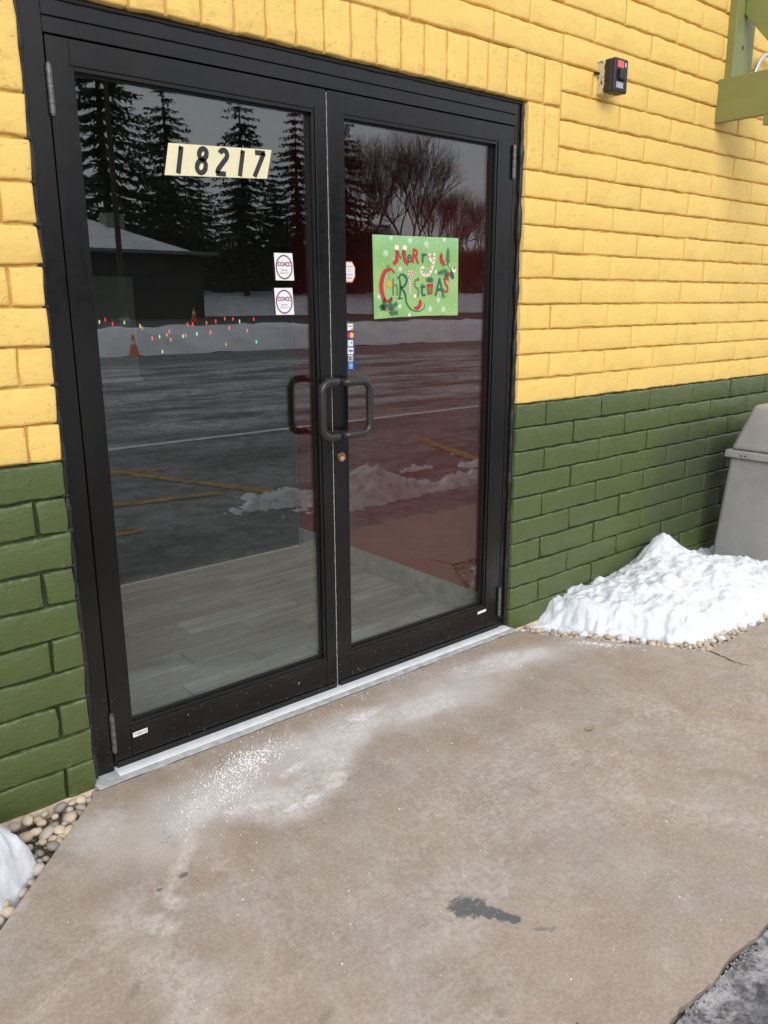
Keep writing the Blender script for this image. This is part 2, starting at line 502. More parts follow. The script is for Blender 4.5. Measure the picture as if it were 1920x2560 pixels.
# ---- parking lot
LOTZ = -.014
mb = MB()
prof = [(-1.647, LOTZ), (-3, LOTZ), (-6, LOTZ - .02), (-12, LOTZ - .05), (-19, -.10), (-22.6, -.12)]
xs = np.linspace(-150, 170, 17)
def strip_mesh(mb, prof, xs, jit=0, seed=0, dx=0):
    rnd = random.Random(seed)
    vs = []
    for (y, z) in prof:
        for x in xs:
            j = jit * (mnoise.noise(Vector((x * .35, y * 1.3, seed))) + .6 * mnoise.noise(Vector((x * 1.3, y * 2.3, seed))))
            vs.append((x, y, z + j))
    n = len(xs)
    fs = []
    for i in range(len(prof) - 1):
        for k in range(n - 1):
            fs.append((i * n + k, (i + 1) * n + k, (i + 1) * n + k + 1, i * n + k + 1))
    mb.add(vs, fs, 0, True)
strip_mesh(mb, prof, xs)
o = mb.build('parking_lot', M_asph); tag(o, kind='structure')
# ground sheet that carries everything out to the horizon
mb = MB(); mb.box(-900, 900, -900, 900, -1.2, -.9)
o = mb.build('ground', M_soil); tag(o, kind='structure')
# far road between the snow banks, then open ground
mb = MB(); strip_mesh(mb, [(-26.6, .50), (-28, .66), (-36, .68), (-44.4, .70)], xs)
o = mb.build('road', M_road); tag(o, kind='structure')
mb = MB(); strip_mesh(mb, [(-22.3, -.13), (-22.7, .12), (-23.4, .50), (-24.3, .60), (-25.6, .66), (-26.4, .62), (-27.0, .60)], np.linspace(-60, 130, 500), .22, 3)
o = mb.build('snowy_verge', M_snowfar); tag(o, kind='structure')
mb = MB(); strip_mesh(mb, [(-43.6, .62), (-44.6, .95), (-46, 1.45), (-47.5, 1.85), (-50, 2.1), (-60, 2.2), (-120, 2.4), (-900, 2.6)], np.linspace(-160, 260, 500), .40, 5)
o = mb.build('snowy_field', M_snowfar); tag(o, kind='structure')

# ---- painted lines on the lot
M_line_w = simple('worn_white_paint', (.70, .72, .72), .7, var=.25, vscale=14)
M_line_y = simple('worn_yellow_paint', (.34, .215, .05), .7, var=.6, vscale=9)
def line(name, p0, p1, w, m, seed=0):
    p0 = Vector((*p0, 0)); p1 = Vector((*p1, 0))
    d = (p1 - p0); L = d.length; d.normalize(); n = Vector((-d.y, d.x, 0))
    k = max(2, int(L / .12)); rnd = random.Random(seed)
    vs = []
    for i in range(k + 1):
        p = p0 + d * L * i / k
        z = LOTZ + .006 + (-.02 * max(0, min(1, (-3 - p.y) / 3)) if p.y < -3 else 0) - (.03 * max(0, (-6 - p.y) / 6) if p.y < -6 else 0)
        for s_ in (-1, 1):
            q = p + n * s_ * w * (.5 + rnd.uniform(-.05, .05))
            vs.append((q.x, q.y, z))
    fs = [(2 * i, 2 * i + 1, 2 * i + 3, 2 * i + 2) for i in range(k)]
    mb = MB(); mb.add(vs, fs)
    o = mb.build(name, m); tag(o, kind='structure')
line('white_lane_line', (-14, -5.95), (22, -5.95), .13, M_line_w)
line('yellow_bay_line', (-.5, -5.75), (.62, -2.75), .13, M_line_y, 1)
line('yellow_bay_line', (-1.2, -3.55), (.18, -3.30), .12, M_line_y, 2)
line('yellow_bay_line', (-.9, -4.75), (.30, -4.55), .12, M_line_y, 3)
line('yellow_bay_line', (-2.2, -2.80), (-.78, -2.66), .12, M_line_y, 4)
line('yellow_bay_line', (3.25, -4.30), (2.70, -2.70), .13, M_line_y, 5)
for i in range(6):
    line('yellow_bay_line', (8 + 3 * i, -20.5), (9.6 + 3 * i, -17.5), .12, M_line_y, 10 + i)

# ---- pavement slab (trapezoid flare at the door joined to the kerb walk)
mb = MB()
TOPS = [(-2.158, -.045), (-.212, -.045), (-.205, -.075), (.273, -.738), (.285, -.742)]
poly = [(-2.158, -.042), (-.205, -.042), (.273, -.738), (.285, -.7285), (3.6, -.7285)]
# lower street edge, crumbly
rnd = random.Random(4)
street = []
x = 3.6
while x > -4.6:
    street.append((x, -1.643 + .010 * mnoise.noise(Vector((x * 9, 0, 0))) + .007 * mnoise.noise(Vector((x * 31, 3, 0)))))
    x -= .02
poly += street + [(-4.6, -.7285), (-2.815, -.7285)]
bm = bmesh.new()
vs = [bm.verts.new((p[0], p[1], 0)) for p in poly]
f = bm.faces.new(vs)
if f.normal.z < 0: f.normal_flip()
bm.normal_update()
ext = bmesh.ops.extrude_face_region(bm, geom=[f])
for e in ext['geom']:
    if isinstance(e, bmesh.types.BMVert): e.co.z = -.16
for fc in bm.faces: fc.material_index = 1
bm.faces.ensure_lookup_table()
bmesh.ops.recalc_face_normals(bm, faces=bm.faces)
for fc in bm.faces:
    if fc.normal.z > .9 or (abs(fc.calc_center_median().z) < 1e-4): fc.material_index = 0
bmesh.ops.triangulate(bm, faces=[fc for fc in bm.faces if len(fc.verts) > 4])
me = bpy.data.meshes.new('pavement'); bm.to_mesh(me); bm.free()
me.materials.append(M_conc); me.materials.append(M_conc_edge)
o = bpy.data.objects.new('pavement', me); link(o); tag(o, kind='structure')
pavement = o
# short crack running out of the corner of the slab
M_crack = simple('crack_dirt', (.06, .05, .04), .9)
def crack(pts, w, seed):
    rnd = random.Random(seed)
    P = []
    for i in range(len(pts) - 1):
        a, b_ = Vector((*pts[i], 0)), Vector((*pts[i + 1], 0))
        n = max(2, int((b_ - a).length / .012))
        for j in range(n): P.append(a.lerp(b_, j / n))
    P.append(Vector((*pts[-1], 0)))
    vs = []
    for i, p in enumerate(P):
        d = (P[min(i + 1, len(P) - 1)] - P[max(0, i - 1)]).normalized(); n = Vector((-d.y, d.x, 0))
        c = p + n * rnd.uniform(-.004, .004)
        ww = w * rnd.uniform(.4, 1.2) * (1 - .8 * i / len(P))
        vs += [(c + n * ww).to_tuple()[:2] + (.0025,), (c - n * ww).to_tuple()[:2] + (.0025,)]
    mb = MB(); mb.add(vs, [(2 * i, 2 * i + 1, 2 * i + 3, 2 * i + 2) for i in range(len(P) - 1)])
    o = mb.build('crack', M_crack, pavement)
crack([(.272, -.735), (.262, -.80), (.245, -.86), (.27, -.93)], .006, 1)
crack([(-1.70, -1.52), (-1.73, -1.60)], .002, 3)
# dirt-filled joint between pavement and asphalt
mb = MB(); strip_mesh(mb, [(-1.62, -.024), (-1.652, -.026), (-1.668, -.0155)], np.linspace(-4.6, 3.6, 500), .003, 9)
o = mb.build('dirt_joint', M_crack); tag(o, kind='structure')
# crumbs lying in the joint
rnd = random.Random(8)
mb = MB()
for i in range(1500):
    x = rnd.uniform(-2.6, 1.0); y = -1.650 + rnd.gauss(0, .012); s_ = rnd.uniform(.0015, .006)
    z = -.016
    a = rnd.uniform(0, 6.28)
    pts = [(x + s_ * math.cos(a + k * 2.09), y + s_ * math.sin(a + k * 2.09), z) for k in range(3)] + [(x, y, z + s_ * 1.3)]
    mb.add(pts, [(0, 1, 3), (1, 2, 3), (2, 0, 3)], i % 2)
o = mb.build('asphalt_crumbs', [M_crack, simple('light_crumb', (.34, .32, .30), .9)])
tag(o, 'loose crumbs of asphalt in the joint between pavement and parking lot', 'crumbs', kind='stuff')

# ---- gravel beds (soil sheet below the pebbles)
mb = MB(); mb.add([(-5, 0.02, -.042), (-2.0, 0.02, -.042), (-2.0, -.80, -.050), (-5, -.80, -.050)], [(0, 1, 2, 3)])
mb.add([(-.35, .02, -.05), (3.6, .02, -.05), (3.6, -.80, -.05), (-.35, -.80, -.05)], [(0, 1, 2, 3)])
o = mb.build('gravel_soil', M_soil); tag(o, kind='structure')

# =================================================================== BUILDING WALL
HG = 1.04; CC = .10566; MM = .4137
JX0, JX1 = -2.140, -.203       # door opening
wall = empty('painted_brick_wall', (-1.2, .0, 0), 'yellow brick wall with dark green base around the black double door', 'wall')
def W(o):
    o.parent = wall
    o.matrix_parent_inverse = Matrix.Translation((1.2, 0, 0))
    return o
YM = .0125       # mortar face depth
def mort(x0, x1, z0, z1, m, name='mortar'):
    ym = YM + (.007 if m is M_gmort else .0015)
    mb = MB(); mb.box(x0, x1, ym + .004, .30, z0, z1)
    # uneven, paint-filled joint surface in front of the core
    dx = .012; nx = int((x1 - x0) / dx); nz = int((z1 - z0) / dx)
    vs = []
    for j in range(nz + 1):
        for i in range(nx + 1):
            x = x0 + (x1 - x0) * i / nx; z = z0 + (z1 - z0) * j / nz
            y = ym - .001 + .0085 * mnoise.noise(Vector((x * 4.5, z * 9, 1))) + .003 * mnoise.noise(Vector((x * 22, z * 30, 4)))
            vs.append((x, max(.0055, min(ym + .003, y)), z))
    w_ = nx + 1
    mb.add(vs, [(j * w_ + i, j * w_ + i + 1, (j + 1) * w_ + i + 1, (j + 1) * w_ + i) for j in range(nz) for i in range(nx)], 0, True)
    return W(mb.build(name, m))
mort(JX1 + .006, 3.4, HG + .002, 3.2, M_ymort)
mort(JX1 + .006, 3.4, -.25, HG + .0015, M_gmort)
mort(-3.6, JX0 - .006, HG + .002, 3.2, M_ymort)
mort(-3.6, JX0 - .006, -.25, HG + .0015, M_gmort)
mort(JX0 - .0055, JX1 + .0055, 2.247, 3.2, M_ymort)

def brick_mesh(L, H, seed, m, name, vertical=False, D=.058):
    """lumpy painted brick: rounded, slightly uneven edges, centred on its face"""
    rnd = random.Random(seed)
    nx = max(4, int(round(L / .03))); nz = max(3, int(round(H / .03)))
    def ax(Lh, n):
        e = [-Lh / 2, -Lh / 2 + .0020, -Lh / 2 + .007]
        inner = list(np.linspace(-Lh / 2 + .007, Lh / 2 - .007, n))[1:-1]
        return e + inner + [Lh / 2 - .007, Lh / 2 - .0020, Lh / 2]
    X = ax(L, nx); Z = ax(H, nz)
    off = Vector((seed * 3.7, seed * 1.9, 0))
    vs = []
    for j, z in enumerate(Z):
        for i, x in enumerate(X):
            ex = min(i, len(X) - 1 - i); ez = min(j, len(Z) - 1 - j); e = min(ex, ez)
            y = {0: .0060, 1: .0014, 2: .0002}.get(e, 0.)
            if ex <= 1 and ez <= 1: y = .0085 if e == 0 else .004
            y += .0022 * mnoise.noise(Vector((x * 9, z * 14, 0)) + off) + .0012 * mnoise.noise(Vector((x * 40, z * 45, 5)) + off)
            px, pz = x, z
            if e <= 1:
                a = .0052 * mnoise.noise(Vector((x * 16, z * 22, 9)) + off) + .0026 * mnoise.noise(Vector((x * 70, z * 70, 2)) + off)
                if ez <= ex: pz += a
                if ex <= ez: px += a
            vs.append((px, y, pz))
    n = len(X); fs = []
    for j in range(len(Z) - 1):
        for i in range(n - 1):
            fs.append((j * n + i, j * n + i + 1, (j + 1) * n + i + 1, (j + 1) * n + i))
    ring = [i for i in range(n)] + [j * n + n - 1 for j in range(1, len(Z))] + [(len(Z) - 1) * n + i for i in range(n - 2, -1, -1)] + [j * n for j in range(len(Z) - 2, 0, -1)]
    b0 = len(vs)
    for r_ in ring:
        x, y, z = vs[r_]; vs.append((x, D, z))
    k = len(ring)
    for a in range(k):
        a2 = (a + 1) % k
        fs.append((ring[a2], ring[a], b0 + a, b0 + a2))
    mb = MB(); mb.add(vs, fs, 0, True)
    return mb.mesh(name, m)

_cache = {}
def brick_variant(L, H, m, idx, key):
    k = (round(L * 500), round(H * 500), m.name, idx)
    if k not in _cache:
        _cache[k] = brick_mesh(L, H, hash(k[:2]) % 97 + idx * 13 + (5 if m is M_grn else 0), m, 'brick')
    return _cache[k]

brnd = random.Random(77)
JT = .0075
far_bricks = MB()
def put_brick(x0, x1, z0, z1, individual=True):
    jt = JT + (.0022 if (z0 + z1) / 2 < HG else 0) + brnd.uniform(-.0012, .0012)
    L = x1 - x0 - jt; H = z1 - z0 - JT
    if L < .015: return
    m = M_yel if (z0 + z1) / 2 > HG else M_grn
    nv = 8 if L > .35 and H < .12 else 5
    me = brick_variant(L, H, m, brnd.randrange(nv), None)
    cx, cz = (x0 + x1) / 2, (z0 + z1) / 2
    dy = brnd.uniform(-.0022, .0022)
    rot = brnd.uniform(-.005, .005)
    if individual:
        o = bpy.data.objects.new('brick', me)
        link(o, wall)
        o.location = (cx + 1.2, dy, cz + brnd.uniform(-.0008, .0008))
        o.rotation_euler = (0, rot, brnd.uniform(-.004, .004))
    else:
        mi = 0 if m is M_yel else 1
        far_bricks.add([(v.co.x + cx, v.co.y + dy, v.co.z + cz) for v in me.vertices], [tuple(p.vertices) for p in me.polygons], mi, True)

# right-hand side and over the door
for n in range(-10, 20):
    z0 = HG + n * CC; z1 = z0 + CC
    odd = n % 2 != 0
    base = 0.0 if odd else MM / 2
    start = JX1 if n < 9 else (0.0 if n < 13 else -2.98)
    edges = [base + k * MM for k in range(-10, 12)]
    edges = [e for e in edges if e > start + .02 and e < 3.35]
    e = [start] + edges if n < 13 else edges
    for a, b_ in zip(e[:-1], e[1:]):
        vis = n <= 18 and a < 2.3 and b_ > -1.75 + max(0, n - 13) * .16
        put_brick(a, b_, z0, z1, vis)
# left-hand side
LJ = -2.2325
for n in range(-10, 13):
    z0 = HG + n * CC; z1 = z0 + CC
    if n >= 9:
        first = -2.345
        base = LJ - MM / 2 if n % 2 else LJ - MM
    else:
        first = JX0
        base = LJ - MM / 2 if n % 2 else LJ
    e = [first]; k = base
    while k > -3.5: 
        if k < first - .02: e.append(k)
        k -= MM
    for a, b_ in zip(e[1:], e[:-1]):
        vis = n < 9 and b_ > -2.5
        put_brick(a, b_, z0, z1, vis)
# upright stub bricks beside the head of the door
zst = HG + 9 * CC
for a, b_ in ((-.203, -.0995), (-.0995, .0)):
    put_brick(a, b_, zst, 2.2425)
for a, b_ in ((-2.2425, -2.140), (-2.345, -2.2425)):
    put_brick(a, b_, zst, 2.2425)
# soldier course over the door
sx = 0.0
while sx > -2.30:
    put_brick(sx - .1085, sx, 2.2425, HG + 13 * CC)
    sx -= .1085
o = W(far_bricks.build('brick_field', [M_yel, M_grn])); o['kind'] = 'stuff'

# bare footing below the paint
mb = MB()
xs_ = np.linspace(-3.6, JX0 - .01, 130)
vs = []
for x in xs_:
    j = .006 * mnoise.noise(Vector((x * 9, 0, 2))); j2 = .004 * mnoise.noise(Vector((x * 25, 5, 2)))
    vs += [(x, .004, -.012 + j2), (x, -.010 + j, -.020 + j2), (x, -.020 + j, -.06), (x, -.03 + j, -.14)]
fs = []
for i in range(len(xs_) - 1):
    for k in range(3): fs.append((4 * i + k, 4 * i + k + 1, 4 * i + 5 + k, 4 * i + 4 + k))
mb.add(vs, fs, 0, True)
xs_ = np.linspace(JX1 + .01, 4, 130)
vs = []
for x in xs_:
    j = .005 * mnoise.noise(Vector((x * 9, 0, 2))); j2 = .004 * mnoise.noise(Vector((x * 25, 5, 2)))
    vs += [(x, .004, -.010 + j2), (x, -.014 + j, -.020 + j2), (x, -.020 + j, -.05), (x, -.024 + j, -.1)]
fs = []
for i in range(len(xs_) - 1):
    for k in range(3): fs.append((4 * i + k, 4 * i + k + 1, 4 * i + 5 + k, 4 * i + 4 + k))
mb.add(vs, fs, 0, True)
W(mb.build('footing', M_foot))

# =================================================================== DOOR
FY = .030      # face of frame and leaves
GY = .062      # glass plane
frame = empty('door_frame', (-1.17, FY, 0), 'dark bronze metal frame around the pair of glass doors', 'door frame')
def part(mb, name, m, root, bevel=.0, seg=1):
    o = mb.build(name, m, root, bevel, seg)
    o.matrix_parent_inverse = Matrix.Translation(-Vector(root.location))
    return o
def bx(root, name, x0, x1, y0, y1, z0, z1, m=None, bevel=.0015):
    mb = MB(); mb.box(x0, x1, y0, y1, z0, z1)
    return part(mb, name, m or M_brz, root, bevel)
bx(frame, 'jamb', JX0 + .001, -2.0725, FY, .15, -.02, 2.234)
bx(frame, 'jamb', -.2415, JX1 + .006, FY, .15, -.02, 2.234)
mb = MB()
mb.box(-2.0720, -.2420, FY + .0005, .15, 2.1520, 2.190)
mb.box(-2.0720, -.2420, FY + .007, .15, 2.190, 2.194)
mb.box(-2.0720, -.2420, FY + .0005, .15, 2.194, 2.2335)
part(mb, 'head', M_brz, frame, .001)
# stops behind the leaves
mb = MB()
mb.box(-2.0720, -.2420, .078, .148, 2.135, 2.1515); mb.box(-2.0718, -2.055, .078, .148, 0, 2.134); mb.box(-.258, -.2422, .078, .148, 0, 2.134)
part(mb, 'door_stop', M_blk, frame)
# sealant beads between brick and metal
def bead(pts, r, seed, jit):
    rnd = random.Random(seed)
    P = []
    for i in range(len(pts) - 1):
        a, b_ = Vector(pts[i]), Vector(pts[i + 1]); n = int((b_ - a).length / .015)
        for j in range(n): P.append(a.lerp(b_, j / n))
    P.append(Vector(pts[-1]))
    rs = [r * (1 + jit * mnoise.noise(Vector((p.x * 18, 0, p.z * 18 + seed)))) for p in P]
    mb = MB(); mb.tube(P, rs, 8)
    return mb
mbL = bead([(-2.136, .026, -.01), (-2.136, .026, 2.236)], .0095, 1, .9)
# lumps squeezed into the ends of the bed joints
for n in range(-10, 9):
    z = HG + n * CC; rr = random.Random(n).uniform(.7, 1.25)
    mbL.tube([(-2.137, .020, z), (-2.144 - .003 * rr, .009, z + .001), (-2.149 - .004 * rr, .010, z)], [.009 * rr, .0055 * rr, .0025], 8)
part(mbL, 'sealant', M_seal, frame)
part(bead([(-2.13, .028, 2.237), (-.205, .028, 2.237)], .006, 2, .5), 'sealant', M_seal, frame)
part(bead([(-.204, .027, 2.236), (-.204, .027, -.01)], .010, 3, .7), 'sealant', M_seal, frame)

def leaf(x0, x1, gx0, gx1, hinge_x, label, side):
    """one door leaf; gx0..gx1 is the sight opening"""
    z0, z1 = .016, 2.1475; gz0, gz1 = .137, 2.083
    root = empty('glass_door', ((x0 + x1) / 2, FY, 0), label, 'door', 'pair of glass entrance doors')
    T = FY + .044
    bx(root, 'stile', x0, gx0, FY, T, z0, z1)
    bx(root, 'stile', gx1, x1, FY, T, z0, z1)
    bx(root, 'rail', gx0 + .0002, gx1 - .0002, FY + .0006, T, gz1, z1)
    bx(root, 'rail', gx0 + .0002, gx1 - .0002, FY + .0006, T, z0, gz0)
    # glazing bead: stepped frame just inside the opening
    mb = MB()
    w = .011
    for (a, b_, c, d) in ((gx0 + .0003, gx0 + w, gz0, gz1), (gx1 - w, gx1 - .0003, gz0, gz1), (gx0 + w, gx1 - w, gz1 - w, gz1 - .0003), (gx0 + w, gx1 - w, gz0 + .0003, gz0 + w)):
        mb.box(a, b_, FY + .005, GY + .006, c, d)
    part(mb, 'glazing_bead', M_brz, root, .0008)
    mb = MB()
    w2 = w + .004
    for (a, b_, c, d) in ((gx0 + w, gx0 + w2, gz0 + w, gz1 - w), (gx1 - w2, gx1 - w, gz0 + w, gz1 - w), (gx0 + w2, gx1 - w2, gz1 - w2, gz1 - w - .0003), (gx0 + w2, gx1 - w2, gz0 + w + .0003, gz0 + w2)):
        mb.box(a + .0002, b_ - .0002, GY - .010, GY + .004, c, d)
    part(mb, 'gasket', M_blk, root)
    mb = MB(); mb.box(gx0 + w * .6, gx1 - w * .6, GY - .003, GY + .003, gz0 + w * .6, gz1 - w * .6)
    part(mb, 'glass_pane', M_glass, root)
    # hinges
    for hz0, hz1 in ((1.955, 2.075), (.075, .205)):
        mb = MB()
        hx = hinge_x
        seg = 5; L = (hz1 - hz0) / seg
        for k in range(seg):
            mb.tube([(hx, FY - .007, hz0 + k * L + .0006), (hx, FY - .007, hz0 + (k + 1) * L - .0006)], .0078, 12)
        mb.tube([(hx, FY - .007, hz0 - .004), (hx, FY - .007, hz1 + .004)], .0055, 10)
        part(mb, 'hinge', M_hinge, root)
    # door sweep
    bx(root, 'sweep', x0 + .006, x1 - .006, FY - .006, FY - .0008, z0 - .004, z0 + .016, M_brz, .001)
    return root
leafL = leaf(-2.0690, -1.1725, -2.008, -1.217, -2.068, 'left glass door with the cream house number sheet near its top', -1)
leafR = leaf(-1.1665, -.2450, -1.106, -.334, -.249, 'right glass door with the green holiday poster and brass lock', 1)

# weatherstrip fuzz in the meeting gap
mb = MB(); vs = []
zz = np.linspace(.02, 2.14, 260)
for z in zz:
    c = -1.1697 + .0011 * mnoise.noise(Vector((0, 0, z * 35))); w_ = .0016 + .0009 * mnoise.noise(Vector((4, 0, z * 60)))
    vs += [(c - w_, FY + .002, z), (c + w_, FY + .002, z)]
mb.add(vs, [(2 * i, 2 * i + 1, 2 * i + 3, 2 * i + 2) for i in range(len(zz) - 1)])
M_fuzz = simple('grey_weatherstrip', (.30, .29, .28), .9, var=.3, vscale=120)
part(mb, 'weatherstrip', M_fuzz, leafL)
bx(leafR, 'astragal', -1.1708, -1.1668, FY + .012, .07, .02, 2.14, M_blk, 0)

def handle(root, mx, gx, zt, zb, yg=-.038):
    """offset pull: two posts out of the stile, bent sideways to a vertical grip"""
    r = .0135
    mb = MB()
    pts = []
    def arc(c, a0, a1, rad, plane):
        out = []
        for k in range(9):
            a = a0 + (a1 - a0) * k / 8
            out.append(Vector(c) + plane[0] * math.cos(a) * rad + plane[1] * math.sin(a) * rad)
        return out
    s_ = 1 if gx > mx else -1
    zt -= r; zb += r
    X = Vector((s_, 0, 0)); Y = Vector((0, 1, 0)); Zv = Vector((0, 0, 1))
    cr = .016; gr = .034
    P = [Vector((mx, FY, zt))]
    P += arc((mx + s_ * cr, yg + cr, zt), math.pi, 1.5 * math.pi, cr, (X, Y))
    P += arc((gx - s_ * gr, yg, zt - gr), .5 * math.pi, 0, gr, (X, Zv))
    P += arc((gx - s_ * gr, yg, zb + gr), 0, -.5 * math.pi, gr, (X, Zv))
    P += arc((mx + s_ * cr, yg + cr, zb), 1.5 * math.pi, math.pi, cr, (X, Y))
    P += [Vector((mx, FY, zb))]
    mb.tube(P, r, 18)
    return part(mb, 'pull_handle', M_hand, root)
handle(leafL, -1.190, -1.262, 1.218, .998)
handle(leafR, -1.158, -1.053, 1.213, .999)

# key cylinder
def disc(mb, c, r, y0, y1, n=28, mi=0):
    mb.tube([(c[0], y1, c[1]), (c[0], y0, c[1])], r, n, mi)
M_brass = simple('aged_brass', (.42, .20, .12), .32, metal=.85, var=.25, vscale=80)
M_nick = simple('nickel_core', (.75, .72, .66), .3, metal=.7)
mb = MB(); disc(mb, (-1.137, .923), .0175, FY - .007, FY + .001); disc(mb, (-1.137, .923), .0150, FY - .011, FY - .006)
lk = part(mb, 'lock_cylinder', M_brass, leafR)
mb = MB(); disc(mb, (-1.137, .9185), .0075, FY - .0125, FY - .0105)
c_ = part(mb, 'lock_core', M_nick, leafR)
mb = MB(); mb.box(-1.1382, -1.1358, FY - .0132, FY - .0120, .9135, .9235)
part(mb, 'keyhole', M_ink, leafR)

M_scuff = simple('pale_scuff', (.42, .41, .40), .6)
for (x, z, l) in ((-1.352, .082, .012), (-1.070, .055, .006), (-1.060, .048, .004), (-1.42, .028, .004), (-1.75, .035, .003)):
    mb = MB()
    vs = [(x + .0022 * math.sin(k * 1.9), FY - .0009, z + l * (.5 - k / 6)) for k in range(7)]
    mb.add([(v[0] - .0016 * (1 - k / 8), v[1], v[2]) for k, v in enumerate(vs)] + [(v[0] + .0016 * (1 - k / 8), v[1], v[2]) for k, v in enumerate(vs)], [(k, k + 1, k + 8, k + 7) for k in range(6)])
    part(mb, 'scuff_mark', M_scuff, leafL if x < -1.17 else leafR)
# threshold and its cement bed
thr = empty('door_threshold', (-1.17, 0, 0), 'pale salt-crusted aluminium threshold strip under the doors', 'threshold')
mb = MB()
nT = 90; vs = []
for i in range(nT + 1):
    x = -2.072 + (1.866) * i / nT
    vs += [(x, -.012, .0005), (x, -.010, .009), (x, .002, .012), (x, .06, .013), (x, .13, .013)]
fs = []
for i in range(nT):
    for k in range(4): fs.append((5 * i + k, 5 * i + 5 + k, 5 * i + 6 + k, 5 * i + 1 + k))
mb.add(vs, fs)
mb.poly([vs[0], vs[1], vs[2], vs[3], vs[4]])
part(mb, 'sill_strip', M_alu, thr)
mb = MB(); vs = []
for i in range(nT + 1):
    x = -2.150 + 1.962 * i / nT
    e = .006 * mnoise.noise(Vector((x * 12, 3, 0))) + .004 * mnoise.noise(Vector((x * 40, 3, 0)))
    vs += [(x, -.040 + e, .0012), (x, -.034 + e * .6, .0035), (x, -.014, .0050), (x, .10, .0055)]
fs = []
for i in range(nT):
    for k in range(3): fs.append((4 * i + k, 4 * i + 4 + k, 4 * i + 5 + k, 4 * i + 1 + k))
mb.add(vs, fs, 0, True)
part(mb, 'cement_bed', M_cement, thr)
bx(thr, 'under_sill', -2.15, -.19, -.010, .30, -.12, .0008, M_cement, 0)

# =================================================================== ENTRY VESTIBULE (seen through the glass)
M_tile = None
def tile_mat():
    m, nt, b = mat('grey_wood_look_tile')
    h = NT(nt)
    oi = h.n('ShaderNodeObjectInfo')
    add = h.n('ShaderNodeVectorMath', operation='ADD')
    off = h.n('ShaderNodeVectorMath', operation='SCALE'); off.inputs[0].default_value = (31, 57, 0)
    nt.links.new(oi.outputs['Random'], off.inputs['Scale']); nt.links.new(h.co, add.inputs[0]); nt.links.new(off.outputs[0], add.inputs[1])
    g = h.noise(9, 6, .65, h.mapping(scale=(6, 1, 1), co=add.outputs[0]), dist=.8)
    c = h.mix(h.rng(g, .3, .7), (.25, .25, .25), (.58, .585, .575))
    c = h.mix(h.math('MULTIPLY', oi.outputs['Random'], .75), c, (.29, .29, .288))
    nt.links.new(c, b.inputs['Base Color']); b.inputs['Roughness'].default_value = .42
    return m
M_tile = tile_mat()
M_red = simple('brick_red_interior_paint', (.27, .030, .022), .6, var=.08, vscale=3)
M_dark = simple('dark_interior_wall', (.030, .031, .030), .6, var=.2, vscale=2)
M_trim = simple('pale_metal_trim', (.5, .5, .48), .4, metal=.3)
M_grout = simple('dark_grout', (.04, .04, .038), .8)
fl = MB(); fl.box(-3.4, -.15, .13, 1.9, -.05, .005)
floor = fl.build('floor', M_grout); tag(floor, kind='structure')
vx1 = -.205; by = 1.71
tl, tw = .60, .150
rnd = random.Random(2)
tile_me = {}
def tile_mesh(L, Wd):
    k = (round(L, 2), round(Wd, 3))
    if k not in tile_me:
        mb = MB(); mb.box(-L / 2 + .0034, L / 2 - .0034, -Wd / 2 + .0030, Wd / 2 - .0030, -.006, 0)
        tile_me[k] = mb.mesh('floor_tile', M_tile)
    return tile_me[k]
y = .135; row = 0
while y < by:
    y1 = min(y + tw, by)
    offx = (row * .2333) % tl
    x = vx1 - offx
    xs2 = [vx1]
    while x > -3.35:
        if xs2[-1] - x > .04: xs2.append(x)
        x -= tl
    for a, b_ in zip(xs2[1:], xs2[:-1]):
        L = b_ - a
        o = bpy.data.objects.new('floor_tile', tile_mesh(L, y1 - y)); link(o, floor)
        o.location = ((a + b_) / 2, (y + y1) / 2, .0115)
    y = y1; row += 1
def room(name, x0, x1, y0, y1, z0, z1, m):
    mb = MB(); mb.box(x0, x1, y0, y1, z0, z1)
    o = mb.build(name, m); tag(o, kind='structure'); return o
mbw = MB(); mbw.box(vx1, vx1 + .0065, .1515, by + .1, 0, 2.62); mbw.box(vx1 + .0066, vx1 + .06, .306, by + .1, 0, 2.62)
wr = mbw.build('interior_wall_right', M_red); tag(wr, kind='structure')
wb = room('interior_wall_back', -3.4, vx1 - .001, by, by + .1, 0, 2.62, M_dark)
room('interior_wall_left', -3.4, -3.34, .306, by - .001, 0, 2.62, M_dark)
room('interior_ceiling', -3.4, vx1 + .06, .306, by + .1, 2.6205, 2.70, M_dark)
# tile skirting on the red wall, metal edging at the back
for k in range(3):
    y0 = .155 + k * .5180
    mb = MB(); mb.box(vx1 - .010, vx1 - .0005, y0 + .001, y0 + .5170, .012, .125)
    mb.build('skirting_tile', M_tile, wr)
    mb = MB(); mb.box(vx1 - .0115, vx1 - .0004, y0 + .001, y0 + .5170, .1255, .1285)
    mb.build('edge_trim', M_trim, wr)
mb = MB(); mb.box(-3.3, vx1 - .012, by - .008, by - .0005, .012, .020)
mb.build('edge_trim', M_trim, wb)
mb = MB(); mb.box(vx1 - .016, vx1 - .0106, by - .006, by - .0006, .13, 2.1)
mb.build('corner_bead', simple('dim_corner_bead', (.10, .095, .09), .5), wb)
# pale panel fixed to the back wall
pn = empty('notice_panel', (-1.27, by - .006, 1.3), 'pale grey blank panel on the dark back wall of the entry', 'panel')
mb = MB(); mb.box(-1.66, -1.165, by - .012, by - .001, 1.107, 1.60)
part(mb, 'board', simple('dull_panel', (.16, .17, .165), .6), pn)
mb = MB(); mb.box(-1.68, -1.150, by - .016, by - .002, 1.088, 1.1065)
part(mb, 'ledge', simple('pale_ledge', (.30, .31, .30), .5), pn)

